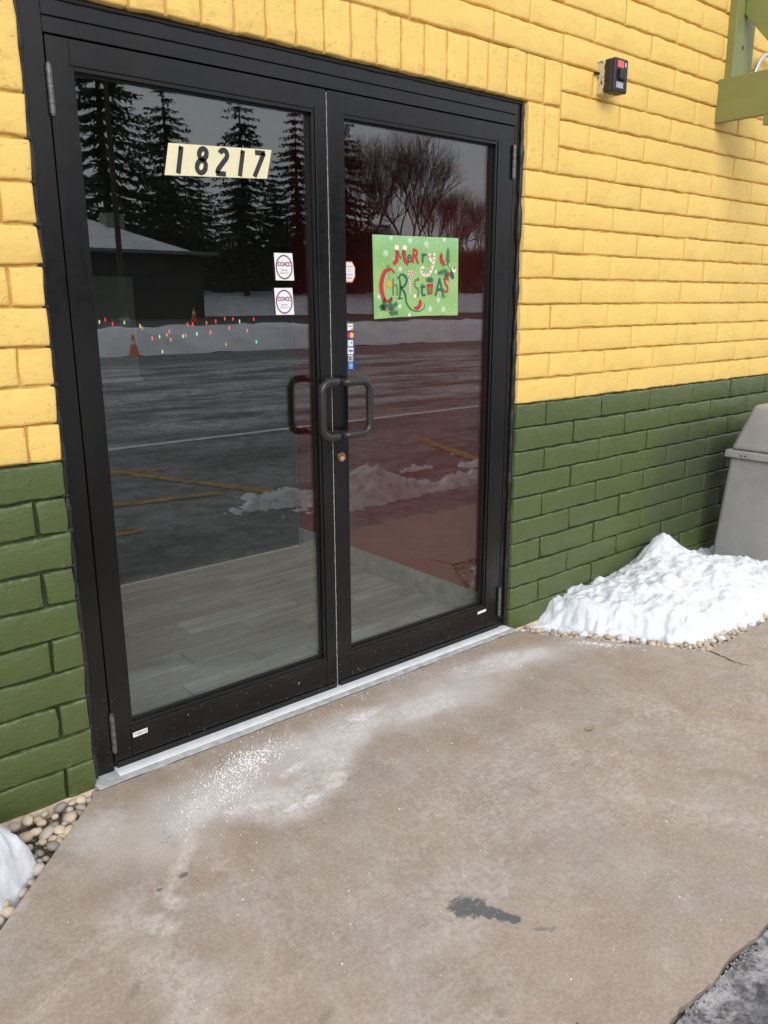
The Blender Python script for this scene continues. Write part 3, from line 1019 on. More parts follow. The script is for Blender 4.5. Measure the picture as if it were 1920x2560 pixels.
# string of coloured holiday lights along the back wall
def emis(name, col, s_):
    m, nt, b = mat(name)
    b.inputs['Base Color'].default_value = (*col, 1)
    b.inputs['Emission Color'].default_value = (*col, 1)
    b.inputs['Emission Strength'].default_value = s_
    return m
M_lr = emis('red_bulb', (1, .04, .02), 1.4); M_la = emis('warm_bulb', (1, .22, .05), .9); M_lg = emis('green_bulb', (.05, .9, .35), 1.2); M_lw = emis('pale_bulb', (.8, 1, .4), .8)
M_wire = simple('dark_green_wire', (.01, .03, .015), .6)
sl = empty('string_lights', (-.9, by - .05, 1.34), 'string of small red and amber holiday lights inside along the back wall', 'string lights')
bulbs = [(-1.395, 1.400, 0), (-1.365, 1.385, 3), (-1.335, 1.395, 0), (-1.30, 1.375, 0), (-1.24, 1.38, 3), (-1.16, 1.362, 3), (-1.15, 1.352, 1), (-1.10, 1.30, 0), (-1.06, 1.306, 3), (-1.02, 1.315, 1), (-1.005, 1.33, 0), (-.93, 1.305, 3), (-.915, 1.308, 1),
         (-.90, 1.366, 0), (-.87, 1.366, 0), (-.85, 1.315, 3), (-.79, 1.370, 1), (-.77, 1.32, 0), (-.735, 1.378, 0), (-.68, 1.39, 1), (-.655, 1.34, 0), (-.63, 1.388, 0), (-.59, 1.375, 3), (-.545, 1.325, 1), (-.50, 1.385, 0), (-1.0, 1.29, 1), (-.49, 1.262, 2), (-.68, 1.255, 1), (-1.05, 1.23, 3)]
ys = by - .05
mb = MB()
wp = sorted([(b_[0], b_[1]) for b_ in bulbs])
mb.tube([(x, ys + .012, z + .008) for x, z in wp], .0018, 5)
part(mb, 'wire', M_wire, sl)
bulb_me = {}
for (x, z, c) in bulbs:
    if c not in bulb_me:
        b2 = MB(); b2.tube([(0, 0, .010), (0, 0, .004), (0, 0, -.004), (0, 0, -.009)], [.002, .0036, .0034, .001], 8)
        bulb_me[c] = b2.mesh('bulb', [M_lr, M_la, M_lg, M_lw][c])
    o = bpy.data.objects.new('bulb', bulb_me[c]); link(o, sl)
    o.location = Vector((x, ys, z)) - Vector(sl.location)

# =================================================================== SIGNS AND STICKERS
SY = GY - .0036
def text_mesh(txt, size, m, loc, parent, name='lettering', off=0.0, shear=0, ex=.0003, align='CENTER', rz=0, xs=1.0):
    cu = bpy.data.curves.new('lettering', 'FONT')
    cu.body = txt; cu.size = size; cu.offset = off; cu.shear = shear; cu.extrude = ex
    cu.align_x = align; cu.align_y = 'CENTER'; cu.resolution_u = 3
    t = bpy.data.objects.new('tmp', cu); COL.objects.link(t)
    bpy.context.view_layer.update()
    me = bpy.data.meshes.new_from_object(t.evaluated_get(bpy.context.evaluated_depsgraph_get()))
    bpy.data.objects.remove(t)
    me.materials.clear(); me.materials.append(m)
    ca, sa = math.cos(rz), math.sin(rz)
    for v in me.vertices:
        x, y, z = v.co; x *= xs
        v.co = (x * ca - y * sa, -z, x * sa + y * ca)
    o = bpy.data.objects.new(name, me); link(o, parent)
    o.location = Vector(loc) - Vector(parent.location)
    return o
def sheet(mb, pts, y, th=.0006, mi=0):
    n = len(pts)
    vs = [(p[0], y, p[1]) for p in pts] + [(p[0], y + th, p[1]) for p in pts]
    mb.add(vs, [tuple(range(n)), tuple(range(2 * n - 1, n - 1, -1))] + [(i, n + i, n + (i + 1) % n, (i + 1) % n) for i in range(n)], mi)

# ---- house number
nm = empty('house_number', (-1.56, SY, 1.892), 'cream sheets with the slanted black number 18217 near the top of the left door', 'number sign')
c0 = np.array([[-1.727, 1.928], [-1.371, 1.946], [-1.392, 1.858], [-1.746, 1.838]])
fr = [0, .205, .425, .615, .800, 1.0]
for i in range(5):
    a, b_ = fr[i], fr[i + 1] - .0006
    T = lambda t: c0[0] + (c0[1] - c0[0]) * t
    Bq = lambda t: c0[3] + (c0[2] - c0[3]) * t
    mb = MB(); sheet(mb, [T(a), Bq(a), Bq(b_), T(b_)], SY - .0002 * (i % 2))
    o = part(mb, 'number_card', M_cream, nm)
def stroke(mb, pts, w, y, mi=0, th=.0006):
    P = [Vector((p[0], p[1])) for p in pts]
    vs = []
    for i, p in enumerate(P):
        d = (P[min(i + 1, len(P) - 1)] - P[max(0, i - 1)]).normalized(); n = Vector((-d.y, d.x))
        ww = w[i] if isinstance(w, (list, tuple)) else w
        vs += [(p.x + n.x * ww / 2, y, p.y + n.y * ww / 2), (p.x - n.x * ww / 2, y, p.y - n.y * ww / 2)]
    mb.add(vs, [(2 * i, 2 * i + 1, 2 * i + 3, 2 * i + 2) for i in range(len(P) - 1)], mi)
def arcp(cx, cz, rx, rz_, a0, a1, n=20):
    return [(cx + rx * math.cos(R(a0 + (a1 - a0) * k / n)), cz + rz_ * math.sin(R(a0 + (a1 - a0) * k / n))) for k in range(n + 1)]
# digits drawn in a unit box (0..0.5 wide, 0..1 high), slanted like the printed ones
def digit(d):
    if d == '1': return [[(.22, 0), (.22, .97)]], [[(.22, .97), (.10, .90), (.14, .82), (.22, .86)]]
    if d == '7': return [[(.0, .92), (.5, .92)], [(.44, .94), (.12, .0)]], []
    if d == '2': return [arcp(.25, .74, .18, .19, 160, -30, 18) + [(.30, .50), (.10, .22), (.07, .06)], [(.02, .065), (.48, .065)]], []
    if d == '8': return [arcp(.25, .75, .165, .185, 0, 360, 30), arcp(.25, .29, .195, .225, 0, 360, 30)], []
def put_digit(ch, cx, cz, h_, w_, sh, wt):
    st, fills = digit(ch)
    mb = MB()
    f = lambda p: (cx + (p[0] - .25) * w_ + (p[1] - .5) * h_ * sh, cz + (p[1] - .5) * h_)
    for s_ in st: stroke(mb, [f(p) for p in s_], wt, SY - .0009)
    for s_ in fills: mb.poly([(f(p)[0], SY - .0009, f(p)[1]) for p in s_])
    part(mb, 'digit', M_ink, nm)
slope = (1.946 - 1.928) / .356
for ch, t in zip('18217', (.125, .325, .520, .715, .885)):
    cx = -1.7365 + t * .356
    put_digit(ch, cx, 1.8835 + slope * (t * .356) , .079, .074, .20, .0150)

# ---- two round membership stickers
def member_sticker(cx, cz, rot, label):
    e = empty('membership_sticker', (cx, SY, cz), label, 'sticker', 'white membership stickers on the left door')
    mb = MB()
    w_, h_ = .072, .087
    pts = [(-w_ / 2 - .002, h_ / 2), (w_ / 2 - .002, h_ / 2 + .001), (w_ / 2 + .003, -h_ / 2), (-w_ / 2 + .002, -h_ / 2)]
    sheet(mb, [(cx + p[0], cz + p[1]) for p in pts][::-1], SY)
    part(mb, 'sticker_sheet', M_white, e)
    mb = MB(); stroke(mb, arcp(cx, cz - .001, .031, .037, 0, 360, 40), .0045, SY - .0006)
    part(mb, 'ring', M_plum, e)
    text_mesh('CCHCC', .0185, M_plum, (cx, SY - .0006, cz + .008), e, off=.0006, xs=.80)
    text_mesh('Member', .0085, M_gink, (cx, SY - .0006, cz - .010), e)
    text_mesh('2016-17', .0095, M_gink, (cx, SY - .0006, cz - .0195), e)
member_sticker(-1.338, 1.588, 0, 'upper white sticker with a plum ring and the letters CCHCC')
member_sticker(-1.342, 1.476, 0, 'lower white sticker with a plum ring, just below an identical one')

# ---- octagonal security sticker
M_orng = simple('orange_red_edge', (.75, .16, .09), .45)
M_pale = simple('pale_sticker', (.74, .76, .76), .45)
M_pink = simple('faded_red_ink', (.70, .38, .33), .5)
cx, cz = -1.064, 1.577
e = empty('security_sticker', (cx, SY, cz), 'small white octagonal sticker with an orange edge at the left of the right door', 'sticker')
def octo(rx, rz_, a=.45):
    return [(rx, rz_ * a), (rx * a * 1.1, rz_), (-rx * a * 1.1, rz_), (-rx, rz_ * a), (-rx, -rz_ * a), (-rx * a * 1.1, -rz_), (rx * a * 1.1, -rz_), (rx, -rz_ * a)]
mb = MB(); sheet(mb, [(cx + p[0], cz + p[1]) for p in octo(.0265, .036)], SY); part(mb, 'sticker_edge', M_orng, e)
mb = MB(); sheet(mb, [(cx + p[0], cz + p[1]) for p in octo(.0235, .032)], SY - .0006, .0004); part(mb, 'sticker_face', M_pale, e)
mb = MB()
stroke(mb, [(cx - .016, cz + .019), (cx + .016, cz + .018)], .0035, SY - .0011)
stroke(mb, [(cx - .015, cz - .009), (cx + .015, cz - .009)], .0035, SY - .0011)
stroke(mb, [(cx - .012, cz - .021), (cx + .012, cz - .021)], .006, SY - .0011)
stroke(mb, [(cx - .006, cz + .001), (cx, cz + .008), (cx + .006, cz + .001)], .0022, SY - .0011)
part(mb, 'print', M_pink, e)

# ---- payment card stickers, one vertical strip of six
PC = [simple('card_%s' % n, c, .4) for n, c in (('orange', (.80, .30, .06)), ('red', (.62, .03, .04)), ('yellow', (.85, .50, .08)), ('teal', (.20, .42, .50)), ('blue', (.05, .12, .45)), ('light_blue', (.10, .36, .72)), ('green', (.10, .42, .14)), ('navy', (.02, .05, .20)))]
OR, RD, YL, TE, BL, LB, GN, NV = PC
strip = empty('payment_card_stickers', (-1.063, SY, 1.315), 'vertical strip of six small payment card stickers beside the right door handle', 'sticker')
zs = [1.386, 1.357, 1.329, 1.3015, 1.275, 1.248]
def card(cz, w_, h_, m, cx=-1.063, nm='card'):
    mb = MB(); sheet(mb, [(cx - w_ / 2, cz - h_ / 2), (cx + w_ / 2, cz - h_ / 2), (cx + w_ / 2, cz + h_ / 2), (cx - w_ / 2, cz + h_ / 2)], SY)
    return part(mb, nm, m, strip)
def pr(pts_list, m, nm='print', y=SY - .0009):
    mb = MB()
    for p in pts_list: sheet(mb, p, y, .0003)
    return part(mb, nm, m, strip)
card(1.315, .034, .166, NV, nm='backing')
SYo = SY; SY = SY - .0007
card(zs[0], .027, .0235, M_white); card(zs[2], .0235, .0225, M_pale); card(zs[3], .027, .0235, M_white); card(zs[4], .021, .0225, M_white); card(zs[5], .0185, .023, LB); card(zs[1], .026, .0235, NV)
cx = -1.063
pr([[(cx - .004, zs[0] - .011), (cx + .0135, zs[0] - .0115), (cx + .0135, zs[0] - .001)]], OR, y=SY - .0008)
pr([arcp(cx - .0052, zs[1], .0085, .0105, 0, 342, 19)], RD, y=SY - .0008)
pr([arcp(cx + .0052, zs[1], .0085, .0105, 0, 342, 19)], YL, y=SY - .0012)
pr([[(cx + .001, zs[2] - .003), (cx + .007, zs[2] - .003), (cx + .007, zs[2] + .006), (cx + .001, zs[2] + .006)]], TE, y=SY - .0008)
text_mesh('DISCOVER', .0052, M_ink, (cx, SY - .0008, zs[0] + .003), strip)
text_mesh('VISA', .0125, BL, (cx, SY - .0008, zs[3]), strip, off=.0004, shear=.2, xs=.85)
for k, mm in enumerate((BL, RD, GN)):
    x0 = cx - .0088 + k * .0060
    pr([[(x0, zs[4] - .008), (x0 + .0054, zs[4] - .008), (x0 + .0054, zs[4] + .008), (x0, zs[4] + .008)]], mm, y=SY - .0008)
    text_mesh('JCB'[k], .0075, M_white, (x0 + .0027, SY - .0013, zs[4]), strip)
text_mesh('AMEX', .0060, M_white, (cx, SY - .0008, zs[5]), strip)
SY = SYo

# ---- holiday poster
def poster_mat():
    m, nt, b = mat('green_poster_print')
    h = NT(nt)
    n = h.noise(6, 5, .6)
    c = h.mix(h.rng(n, .3, .7), (.22, .43, .13), (.33, .52, .20))
    sep = h.n('ShaderNodeSeparateXYZ'); nt.links.new(h.co, sep.inputs[0])
    c = h.mix(h.rng(sep.outputs[2], 1.63, 1.72, 0, .45), c, (.31, .58, .34))
    c = h.mix(h.math('MULTIPLY', h.rng(h.noise(70, 3), .68, .74), .7), c, (.62, .75, .45))
    nt.links.new(c, b.inputs['Base Color']); b.inputs['Roughness'].default_value = .38
    return m
M_post = poster_mat()
M_pred = simple('poster_red', (.50, .025, .035), .45); M_pdg = simple('poster_dark_green', (.030, .115, .07), .45); M_pcream = simple('poster_cream', (.85, .76, .62), .45)
M_psnow = simple('poster_snow', (.82, .92, .82), .45); M_polive = simple('poster_olive', (.14, .22, .07), .45); M_pstar = simple('poster_star', (.85, .36, .05), .45)
ps = empty('holiday_poster', (-.735, SY, 1.565), 'green Merry Christmas poster with red and dark green letters on the right door', 'poster')
PW, PH = .436, .292
PC0 = np.array([[-.957, 1.709], [-.521, 1.715], [-.517, 1.421], [-.951, 1.412]])  # TL TR BR BL
def pp(u, v):
    """poster coordinates 0..1 from the top left; the sheet bows a little"""
    a = PC0[0] + (PC0[1] - PC0[0]) * u; b_ = PC0[3] + (PC0[2] - PC0[3]) * u
    q = a + (b_ - a) * v
    return (q[0], q[1])
mb = MB(); vs = []; NX, NZ = 16, 12
for j in range(NZ + 1):
    for i in range(NX + 1):
        u, v = i / NX, j / NZ
        q = pp(u, v)
        bow = .0012 * math.sin(math.pi * v)
        wob = .0016 * mnoise.noise(Vector((u * 6, v * 6, 3))) if v > .95 else 0
        vs.append((q[0], SY, q[1] + wob + (.004 * math.sin(math.pi * u) if j == NZ else 0)))
mb.add(vs, [(j * (NX + 1) + i, (j + 1) * (NX + 1) + i, (j + 1) * (NX + 1) + i + 1, j * (NX + 1) + i + 1) for j in range(NZ) for i in range(NX)])
part(mb, 'poster_sheet', M_post, ps)
Y1 = SY - .0008; Y2 = SY - .0014; Y3 = SY - .0020
def pstroke(pts, w_, m, y=Y1, nm='letter'):
    mb = MB(); P = [pp(*p) for p in pts]
    # smooth
    if len(P) > 2:
        Q = []
        for i in range(len(P) - 1):
            p0 = P[max(0, i - 1)]; p1 = P[i]; p2 = P[i + 1]; p3 = P[min(len(P) - 1, i + 2)]
            for k in range(6):
                t = k / 6
                Q.append(tuple(.5 * ((2 * p1[a]) + (-p0[a] + p2[a]) * t + (2 * p0[a] - 5 * p1[a] + 4 * p2[a] - p3[a]) * t * t + (-p0[a] + 3 * p1[a] - 3 * p2[a] + p3[a]) * t ** 3) for a in (0, 1)))
        Q.append(P[-1]); 
        if isinstance(w_, (list, tuple)): w_ = list(np.interp(np.linspace(0, 1, len(Q)), np.linspace(0, 1, len(w_)), w_))
        P = Q
    stroke(mb, P, w_, y)
    return part(mb, nm, m, ps)
def ptxt(ch, u, v, size, m, rz=0, xs=1, off=.0012, y=Y1):
    q = pp(u, v)
    return text_mesh(ch, size, m, (q[0], y, q[1]), ps, 'letter', off=off, rz=R(rz), xs=xs)
def pdot(u, v, r, m, y=Y2, nm='dot', n=10):
    q = pp(u, v); mb = MB(); mb.poly([(q[0] + r * math.cos(6.283 * k / n), y, q[1] + r * math.sin(6.283 * k / n)) for k in range(n)][::1])
    return part(mb, nm, m, ps)
# M made of two stockings
for u0, s_ in ((.262, -1), (.352, 1)):
    pstroke([(u0, .155), (u0 - .004 * s_, .24), (u0 + .006 * s_, .30), (u0 + .040 * s_, .345)], [.016, .016, .019, .013], M_pred)
    pstroke([(u0 - .022, .135), (u0 + .022, .15)], .017, M_pcream, Y2, 'stocking_cuff')
pstroke([(.275, .17), (.305, .27), (.338, .17)], .005, M_pdg, Y1)
ptxt('e', .405, .255, .060, M_pdg, 6, .9)
ptxt('R', .475, .250, .072, M_pred, -4, .85, .0022)
ptxt('r', .575, .245, .072, M_pdg, 0, 1.0)
# y drawn as a candy cane
pstroke([(.645, .20), (.650, .27), (.675, .30)], .010, M_pcream)
pstroke([(.705, .20), (.690, .32), (.655, .43), (.605, .475), (.558, .455), (.545, .40), (.575, .37)], .012, M_pcream)
for t in ((.700, .24), (.692, .29), (.680, .345), (.662, .40), (.632, .45), (.595, .472), (.560, .45), (.549, .405), (.647, .24)):
    pstroke([(t[0] - .011, t[1] + .010), (t[0] + .011, t[1] - .012)], .0038, M_pred, Y2, 'stripe')
# bird and sprig
pstroke([(.775, .235), (.790, .29), (.825, .335)], [.006, .022, .012], M_pred, Y2, 'bird')
pstroke([(.770, .25), (.785, .20), (.800, .245)], .006, M_pred, Y2, 'bird')
pstroke([(.80, .36), (.86, .33), (.895, .29)], .0030, simple('poster_brown', (.12, .05, .03), .5), Y1, 'twig')
pstroke([(.86, .33), (.90, .40), (.935, .43)], .0030, M_pdg, Y1, 'twig')
def fir(u, v, ang, L, n=9, m=M_pdg):
    mb = MB()
    q = pp(u, v); d = (math.cos(R(ang)), math.sin(R(ang)))
    stroke(mb, [q, (q[0] + d[0] * L, q[1] + d[1] * L)], .0016, Y1)
    for k in range(n):
        t = (k + .5) / n
        c = (q[0] + d[0] * L * t, q[1] + d[1] * L * t)
        for s_ in (-1, 1):
            a = R(ang + s_ * 42); l_ = .018 * (1 - .5 * t)
            stroke(mb, [c, (c[0] + math.cos(a) * l_, c[1] + math.sin(a) * l_)], .0022, Y1)
    part(mb, 'fir_sprig', m, ps)
fir(.865, .33, 88, .055); fir(.87, .42, 190, .055); fir(.88, .43, 235, .038); fir(.90, .42, 300, .030)
pdot(.945, .405, .011, M_pcream, Y2, 'ornament'); pdot(.947, .385, .0055, M_pred, Y3, 'ornament'); pdot(.875, .455, .008, M_pred, Y2, 'ornament')
# Christmas
pstroke([(.235, .45), (.195, .405), (.125, .44), (.085, .58), (.100, .72), (.150, .79), (.205, .745)], [.008, .010, .018, .021, .018, .010, .004], M_pred)
pstroke([(.17, .40), (.172, .53)], .0018, M_pdg, Y2, 'ribbon')
for a in range(4):
    q = pp(.172, .585); mb = MB(); d = (math.cos(R(a * 45)) * .012, math.sin(R(a * 45)) * .012)
    stroke(mb, [(q[0] - d[0], q[1] - d[1]), (q[0] + d[0], q[1] + d[1])], .0055, Y2 - .0001 * a); part(mb, 'star', M_pstar, ps)
pstroke([(.145, .385), (.165, .36), (.185, .385)], .003, M_pdg, Y2, 'ribbon')
ptxt('h', .240, .630, .088, M_polive, 0, .80)
pstroke([(.290, .50), (.300, .63), (.288, .76)], [.006, .012, .007], M_pdg)
pstroke([(.262, .76), (.325, .76)], .005, M_pdg)
pstroke([(.262, .52), (.320, .465), (.372, .52), (.350, .60), (.300, .625)], [.005, .008, .012, .010, .005], M_pdg)
pstroke([(.305, .62), (.350, .70), (.370, .82), (.430, .905), (.520, .925), (.578, .880), (.575, .820)], [.007, .011, .008, .005, .004, .0035, .003], M_pdg)
# i candy cane with a mint dot
pstroke([(.412, .53), (.412, .70)], .013, M_pcream)
for k in range(5): pstroke([(.398, .560 + k * .032), (.426, .540 + k * .032)], .0036, M_pred, Y2, 'stripe')
pdot(.415, .455, .014, M_pcream, Y2, 'mint')
for k in range(5):
    q = pp(.415, .455); mb = MB(); a = R(72 * k)
    mb.add([(q[0], Y3, q[1]), (q[0] + .013 * math.cos(a), Y3, q[1] + .013 * math.sin(a)), (q[0] + .013 * math.cos(a + .6), Y3, q[1] + .013 * math.sin(a + .6))], [(0, 1, 2)])
    part(mb, 'stripe', M_pred, ps)
pstroke([(.515, .53), (.470, .545), (.470, .61), (.510, .66), (.500, .73), (.455, .755)], .009, M_polive)
pdot(.505, .525, .006, M_pred, Y2, 'holly'); pdot(.468, .735, .008, M_pcream, Y2, 'holly')
ptxt('t', .560, .650, .085, M_pdg, 0, .95)
# m on a parcel
q0 = [pp(*p) for p in ((.605, .585), (.688, .575), (.680, .715), (.615, .725))]
mb = MB(); mb.poly([(p[0], Y1, p[1]) for p in q0][::-1]); part(mb, 'parcel', M_pred, ps)
ptxt('m', .647, .655, .040, M_polive, 0, .9, y=Y2)
fir(.645, .57, 50, .020, 4); fir(.645, .57, 130, .020, 4)
ptxt('A', .765, .640, .098, M_pdg, 0, .78); ptxt('S', .848, .615, .082, M_pred, -4, .82, .0014)
pstroke([(.790, .74), (.825, .765), (.850, .735)], .003, M_pdg)
# stocking toe under the R
pstroke([(.525, .78), (.528, .84), (.495, .885), (.455, .875)], [.013, .018, .016, .006], M_pred, Y2, 'stocking')
fir(.13, .90, 105, .04); fir(.15, .90, 65, .05); fir(.17, .90, 35, .045); fir(.12, .90, 140, .025); fir(.16, .93, 0, .045)
pdot(.13, .90, .004, M_pred); pdot(.155, .885, .004, M_pred); pdot(.17, .90, .0035, M_pred)
def flake(u, v, r):
    q = pp(u, v); mb = MB()
    for k in range(3):
        a = R(60 * k + 20); d = (math.cos(a) * r, math.sin(a) * r)
        stroke(mb, [(q[0] - d[0], q[1] - d[1]), (q[0] + d[0], q[1] + d[1])], .0020, Y1 - .0001 * k)
        for s_ in (-1, 1):
            for g in (-1, 1):
                c = (q[0] + d[0] * .6 * s_, q[1] + d[1] * .6 * s_); a2 = a + R(50) * g + (math.pi if s_ < 0 else 0)
                stroke(mb, [c, (c[0] + math.cos(a2) * r * .35, c[1] + math.sin(a2) * r * .35)], .0014, Y1 - .0004)
    part(mb, 'snowflake', M_psnow, ps)
for u, v, r in ((.14, .215, .014), (.20, .035, .009), (.415, .055, .012), (.605, .09, .013), (.82, .03, .009), (.30, .40, .010), (.72, .43, .008), (.65, .900, .013), (.815, .915, .012), (.75, .79, .010), (.29, .855, .009), (.055, .73, .009), (.40, .965, .008)):
    flake(u, v, r)
rnd = random.Random(11)
mb = MB()
for k in range(70):
    q = pp(rnd.uniform(.03, .97), rnd.uniform(.03, .97)); r = rnd.uniform(.0006, .0020)
    mb.poly([(q[0] + r * math.cos(1.047 * a), Y1 + .0002, q[1] + r * math.sin(1.047 * a)) for a in range(6)])
o = part(mb, 'snow_dots', M_psnow, ps); o['kind'] = 'stuff'

# ---- small maker's plates at the bottom rails
pl = empty('maker_label', (-1.978, FY - .001, .107), 'small white TUBELITE label at the bottom left corner of the left door', 'label')
mb = MB(); sheet(mb, [(-2.002, .098), (-1.952, .100), (-1.952, .117), (-2.002, .115)], FY - .0012); part(mb, 'label_sheet', M_pale, pl)
text_mesh('TUBELITE', .0115, M_gink, (-1.977, FY - .0017, .1075), pl, off=.0003, xs=.92)
pl2 = empty('maker_label', (-.357, FY - .001, .118), 'tiny white label at the bottom right corner of the right door', 'label')
mb = MB(); sheet(mb, [(-.385, .110), (-.330, .112), (-.330, .124), (-.385, .122)], FY - .0012); part(mb, 'label_sheet', M_pale, pl2)

# =================================================================== WALL BOX
M_bbox = simple('black_plastic', (.018, .018, .020), .42, var=.2, vscale=40)
def splash():
    m, nt, b = mat('paint_splashed_side')
    h = NT(nt)
    sep = h.n('ShaderNodeSeparateXYZ'); nt.links.new(h.co, sep.inputs[0])
    n = h.noise(28, 4, .6)
    k = h.math('ADD', sep.outputs[1], h.math('MULTIPLY', h.math('SUBTRACT', n, .5), .055))
    f = h.rng(k, -.041, -.035)
    hol = h.rng(h.noise(60, 3, .6, h.mapping(scale=(1, 1, 1.6))), .60, .63)
    f = h.math('MULTIPLY', f, h.math('SUBTRACT', 1, hol))
    drip = h.blob
    c = h.mix(f, (.018, .018, .02), (.62, .54, .33))
    nt.links.new(c, b.inputs['Base Color']); b.inputs['Roughness'].default_value = .5
    return m
M_spl = splash()
bxE = empty('alarm_box', (.275, 0, 2.39), 'small black box with a red window on the yellow wall right of the door', 'box')
mb = MB(); mb.box(.229, .321, -.074, .010, 2.325, 2.455)
part(mb, 'housing', M_spl, bxE, .006, 3)
mb = MB(); mb.box(.2285, .3215, -.090, -.0742, 2.3245, 2.4555)
part(mb, 'front_cover', M_bbox, bxE, .006, 3)
mb = MB(); mb.box(.246, .286, -.0925, -.0895, 2.418, 2.444)
part(mb, 'red_window', emis('lit_red_window', (.85, .09, .09), .35), bxE, .001)
mb = MB(); mb.box(.297, .303, -.0925, -.0895, 2.424, 2.440); part(mb, 'pale_tab', M_pale, bxE)
mb = MB(); mb.box(.252, .296, -.102, -.0896, 2.372, 2.415); part(mb, 'raised_button', M_bbox, bxE, .003, 2)
mb = MB(); mb.box(.242, .290, -.0915, -.0895, 2.341, 2.363); part(mb, 'name_plate', simple('grey_plate', (.42, .42, .44), .4), bxE)
mb = MB(); mb.tube([(.2255, -.012, 2.405), (.205, -.006, 2.405)], .006, 10); part(mb, 'cable_stub', M_blk, bxE)
text_mesh('I', .014, M_ink, (.248, -.0921, 2.352), bxE)

# =================================================================== GREEN TIMBER BRACKET
def timber(name, col):
    m, nt, b = mat(name)
    h = NT(nt)
    g = h.noise(10, 6, .6, h.mapping(scale=(1, 4, 1)))
    c = h.mix(h.rng(g, .3, .7), col, tuple(k * .88 for k in col))
    kn = h.rng(h.noise(90, 2), .73, .76)
    c = h.mix(h.math('MULTIPLY', kn, .7), c, (.12, .12, .05))
    nt.links.new(c, b.inputs['Base Color']); b.inputs['Roughness'].default_value = .55
    nt.links.new(h.bump(g, .3, .004), b.inputs['Normal'])
    return m
M_ol = timber('olive_green_paint', (.235, .25, .085))
M_hole = simple('hole_shadow', (.01, .01, .008), .9)
br = empty('awning_bracket', (1.3, 0, 2.55), 'olive green timber bracket with diagonal brace high on the yellow wall', 'bracket')
mb = MB(); mb.box(1.262, 1.450, -.040, .008, 2.536, 3.30); part(mb, 'wall_post', M_ol, br, .003, 2)
mb = MB(); mb.box(1.2125, 1.2515, -.95, .004, 2.337, 2.534)
part(mb, 'outrigger_board', M_ol, br, .002, 1)
mb = MB(); mb.box(1.2520, 1.330, -.95, .004, 2.360, 2.5335); part(mb, 'outrigger_core', M_ol, br, .003, 1)
mb = MB(); mb.box(1.3305, 1.370, -.95, -.22, 2.297, 2.5325); part(mb, 'outrigger_board', M_ol, br, .002, 1)
mb = MB(); mb.box(1.2120, 1.2512, -.95, -.2475, 2.290, 2.3365); part(mb, 'lower_batten', M_ol, br, .002, 1)
# diagonal brace: slopes down and outward
a = [(.006, 2.888), (-.36, 2.475 + .06), (-.53, 2.5345), (-.36, 2.70), (.006, 3.12)]
yz = [(-.042, 2.835), (-.310, 2.5345), (-.56, 2.5345), (-.042, 3.115)]
mb = MB(); n = len(yz)
vs = [(1.330, p[0], p[1]) for p in yz] + [(1.370, p[0], p[1]) for p in yz]
mb.add(vs, [tuple(range(n)), tuple(range(2 * n - 1, n - 1, -1))] + [(i, n + i, n + (i + 1) % n, (i + 1) % n) for i in range(n)])
part(mb, 'diagonal_brace', M_ol, br, .002, 1)
mb = MB(); mb.poly([(1.343 + .006 * math.cos(6.283 * k / 10), -.0412, 2.690 + .012 * math.sin(6.283 * k / 10)) for k in range(10)])
part(mb, 'knot_hole', M_hole, br)
pipe = MB()
pipe.tube([(1.462, -.03, 2.40), (1.470, -.04, 2.56), (1.486, -.042, 2.610), (1.512, -.043, 2.650), (1.535, -.044, 2.675), (1.565, -.045, 2.694), (1.61, -.046, 2.700), (1.75, -.048, 2.700), (1.95, -.048, 2.70)], .011, 12)
o = pipe.build('conduit_pipe', simple('bare_metal_pipe', (.62, .62, .64), .3, metal=.9)); tag(o, 'bent bare metal conduit pipe beside the green wall bracket', 'pipe')

# =================================================================== LITTER BIN
def bin_mat():
    m, nt, b = mat('weathered_grey_plastic')
    h = NT(nt)
    n = h.noise(3.5, 6, .65)
    c = h.mix(h.rng(n, .3, .7), (.265, .264, .258), (.345, .34, .33))
    n2 = h.rng(h.noise(14, 7, .7), .55, .75)
    c = h.mix(h.math('MULTIPLY', n2, .4), c, (.20, .185, .165))
    sep = h.n('ShaderNodeSeparateXYZ'); nt.links.new(h.co, sep.inputs[0])
    lo = h.math('MULTIPLY', h.rng(sep.outputs[2], .30, .03), h.rng(h.noise(70, 4, .6), .66, .72))
    c = h.mix(lo, c, (.7, .7, .7))
    nt.links.new(c, b.inputs['Base Color']); b.inputs['Roughness'].default_value = .55
    nt.links.new(h.bump(h.noise(40, 4), .08, .003), b.inputs['Normal'])
    return m
M_bin = bin_mat()
bn = empty('litter_bin', (1.68, -.40, 0), 'grey plastic litter bin with sloped hood and snow on top against the green wall', 'litter bin')
def frustum(mb, lo, hi, z0, z1, mi=0, cap=True):
    x0, x1, y0, y1 = lo; X0, X1, Y0, Y1_ = hi
    vs = [(x0, y0, z0), (x1, y0, z0), (x1, y1, z0), (x0, y1, z0), (X0, Y0, z1), (X1, Y0, z1), (X1, Y1_, z1), (X0, Y1_, z1)]
    mb.add(vs, [(0, 3, 2, 1), (4, 5, 6, 7), (0, 1, 5, 4), (1, 2, 6, 5), (2, 3, 7, 6), (3, 0, 4, 7)], mi)
mb = MB(); frustum(mb, (1.392, 2.02, -.70, -.105), (1.425, 1.99, -.665, -.150), -.05, .64)
part(mb, 'body', M_bin, bn, .022, 3)
mb = MB(); frustum(mb, (1.402, 2.012, -.69, -.128), (1.405, 2.010, -.688, -.131), .636, .676)
part(mb, 'rim', M_bin, bn, .007, 3)
mb = MB(); frustum(mb, (1.420, 1.99, -.672, -.148), (1.500, 1.91, -.590, -.218), .6765, .925)
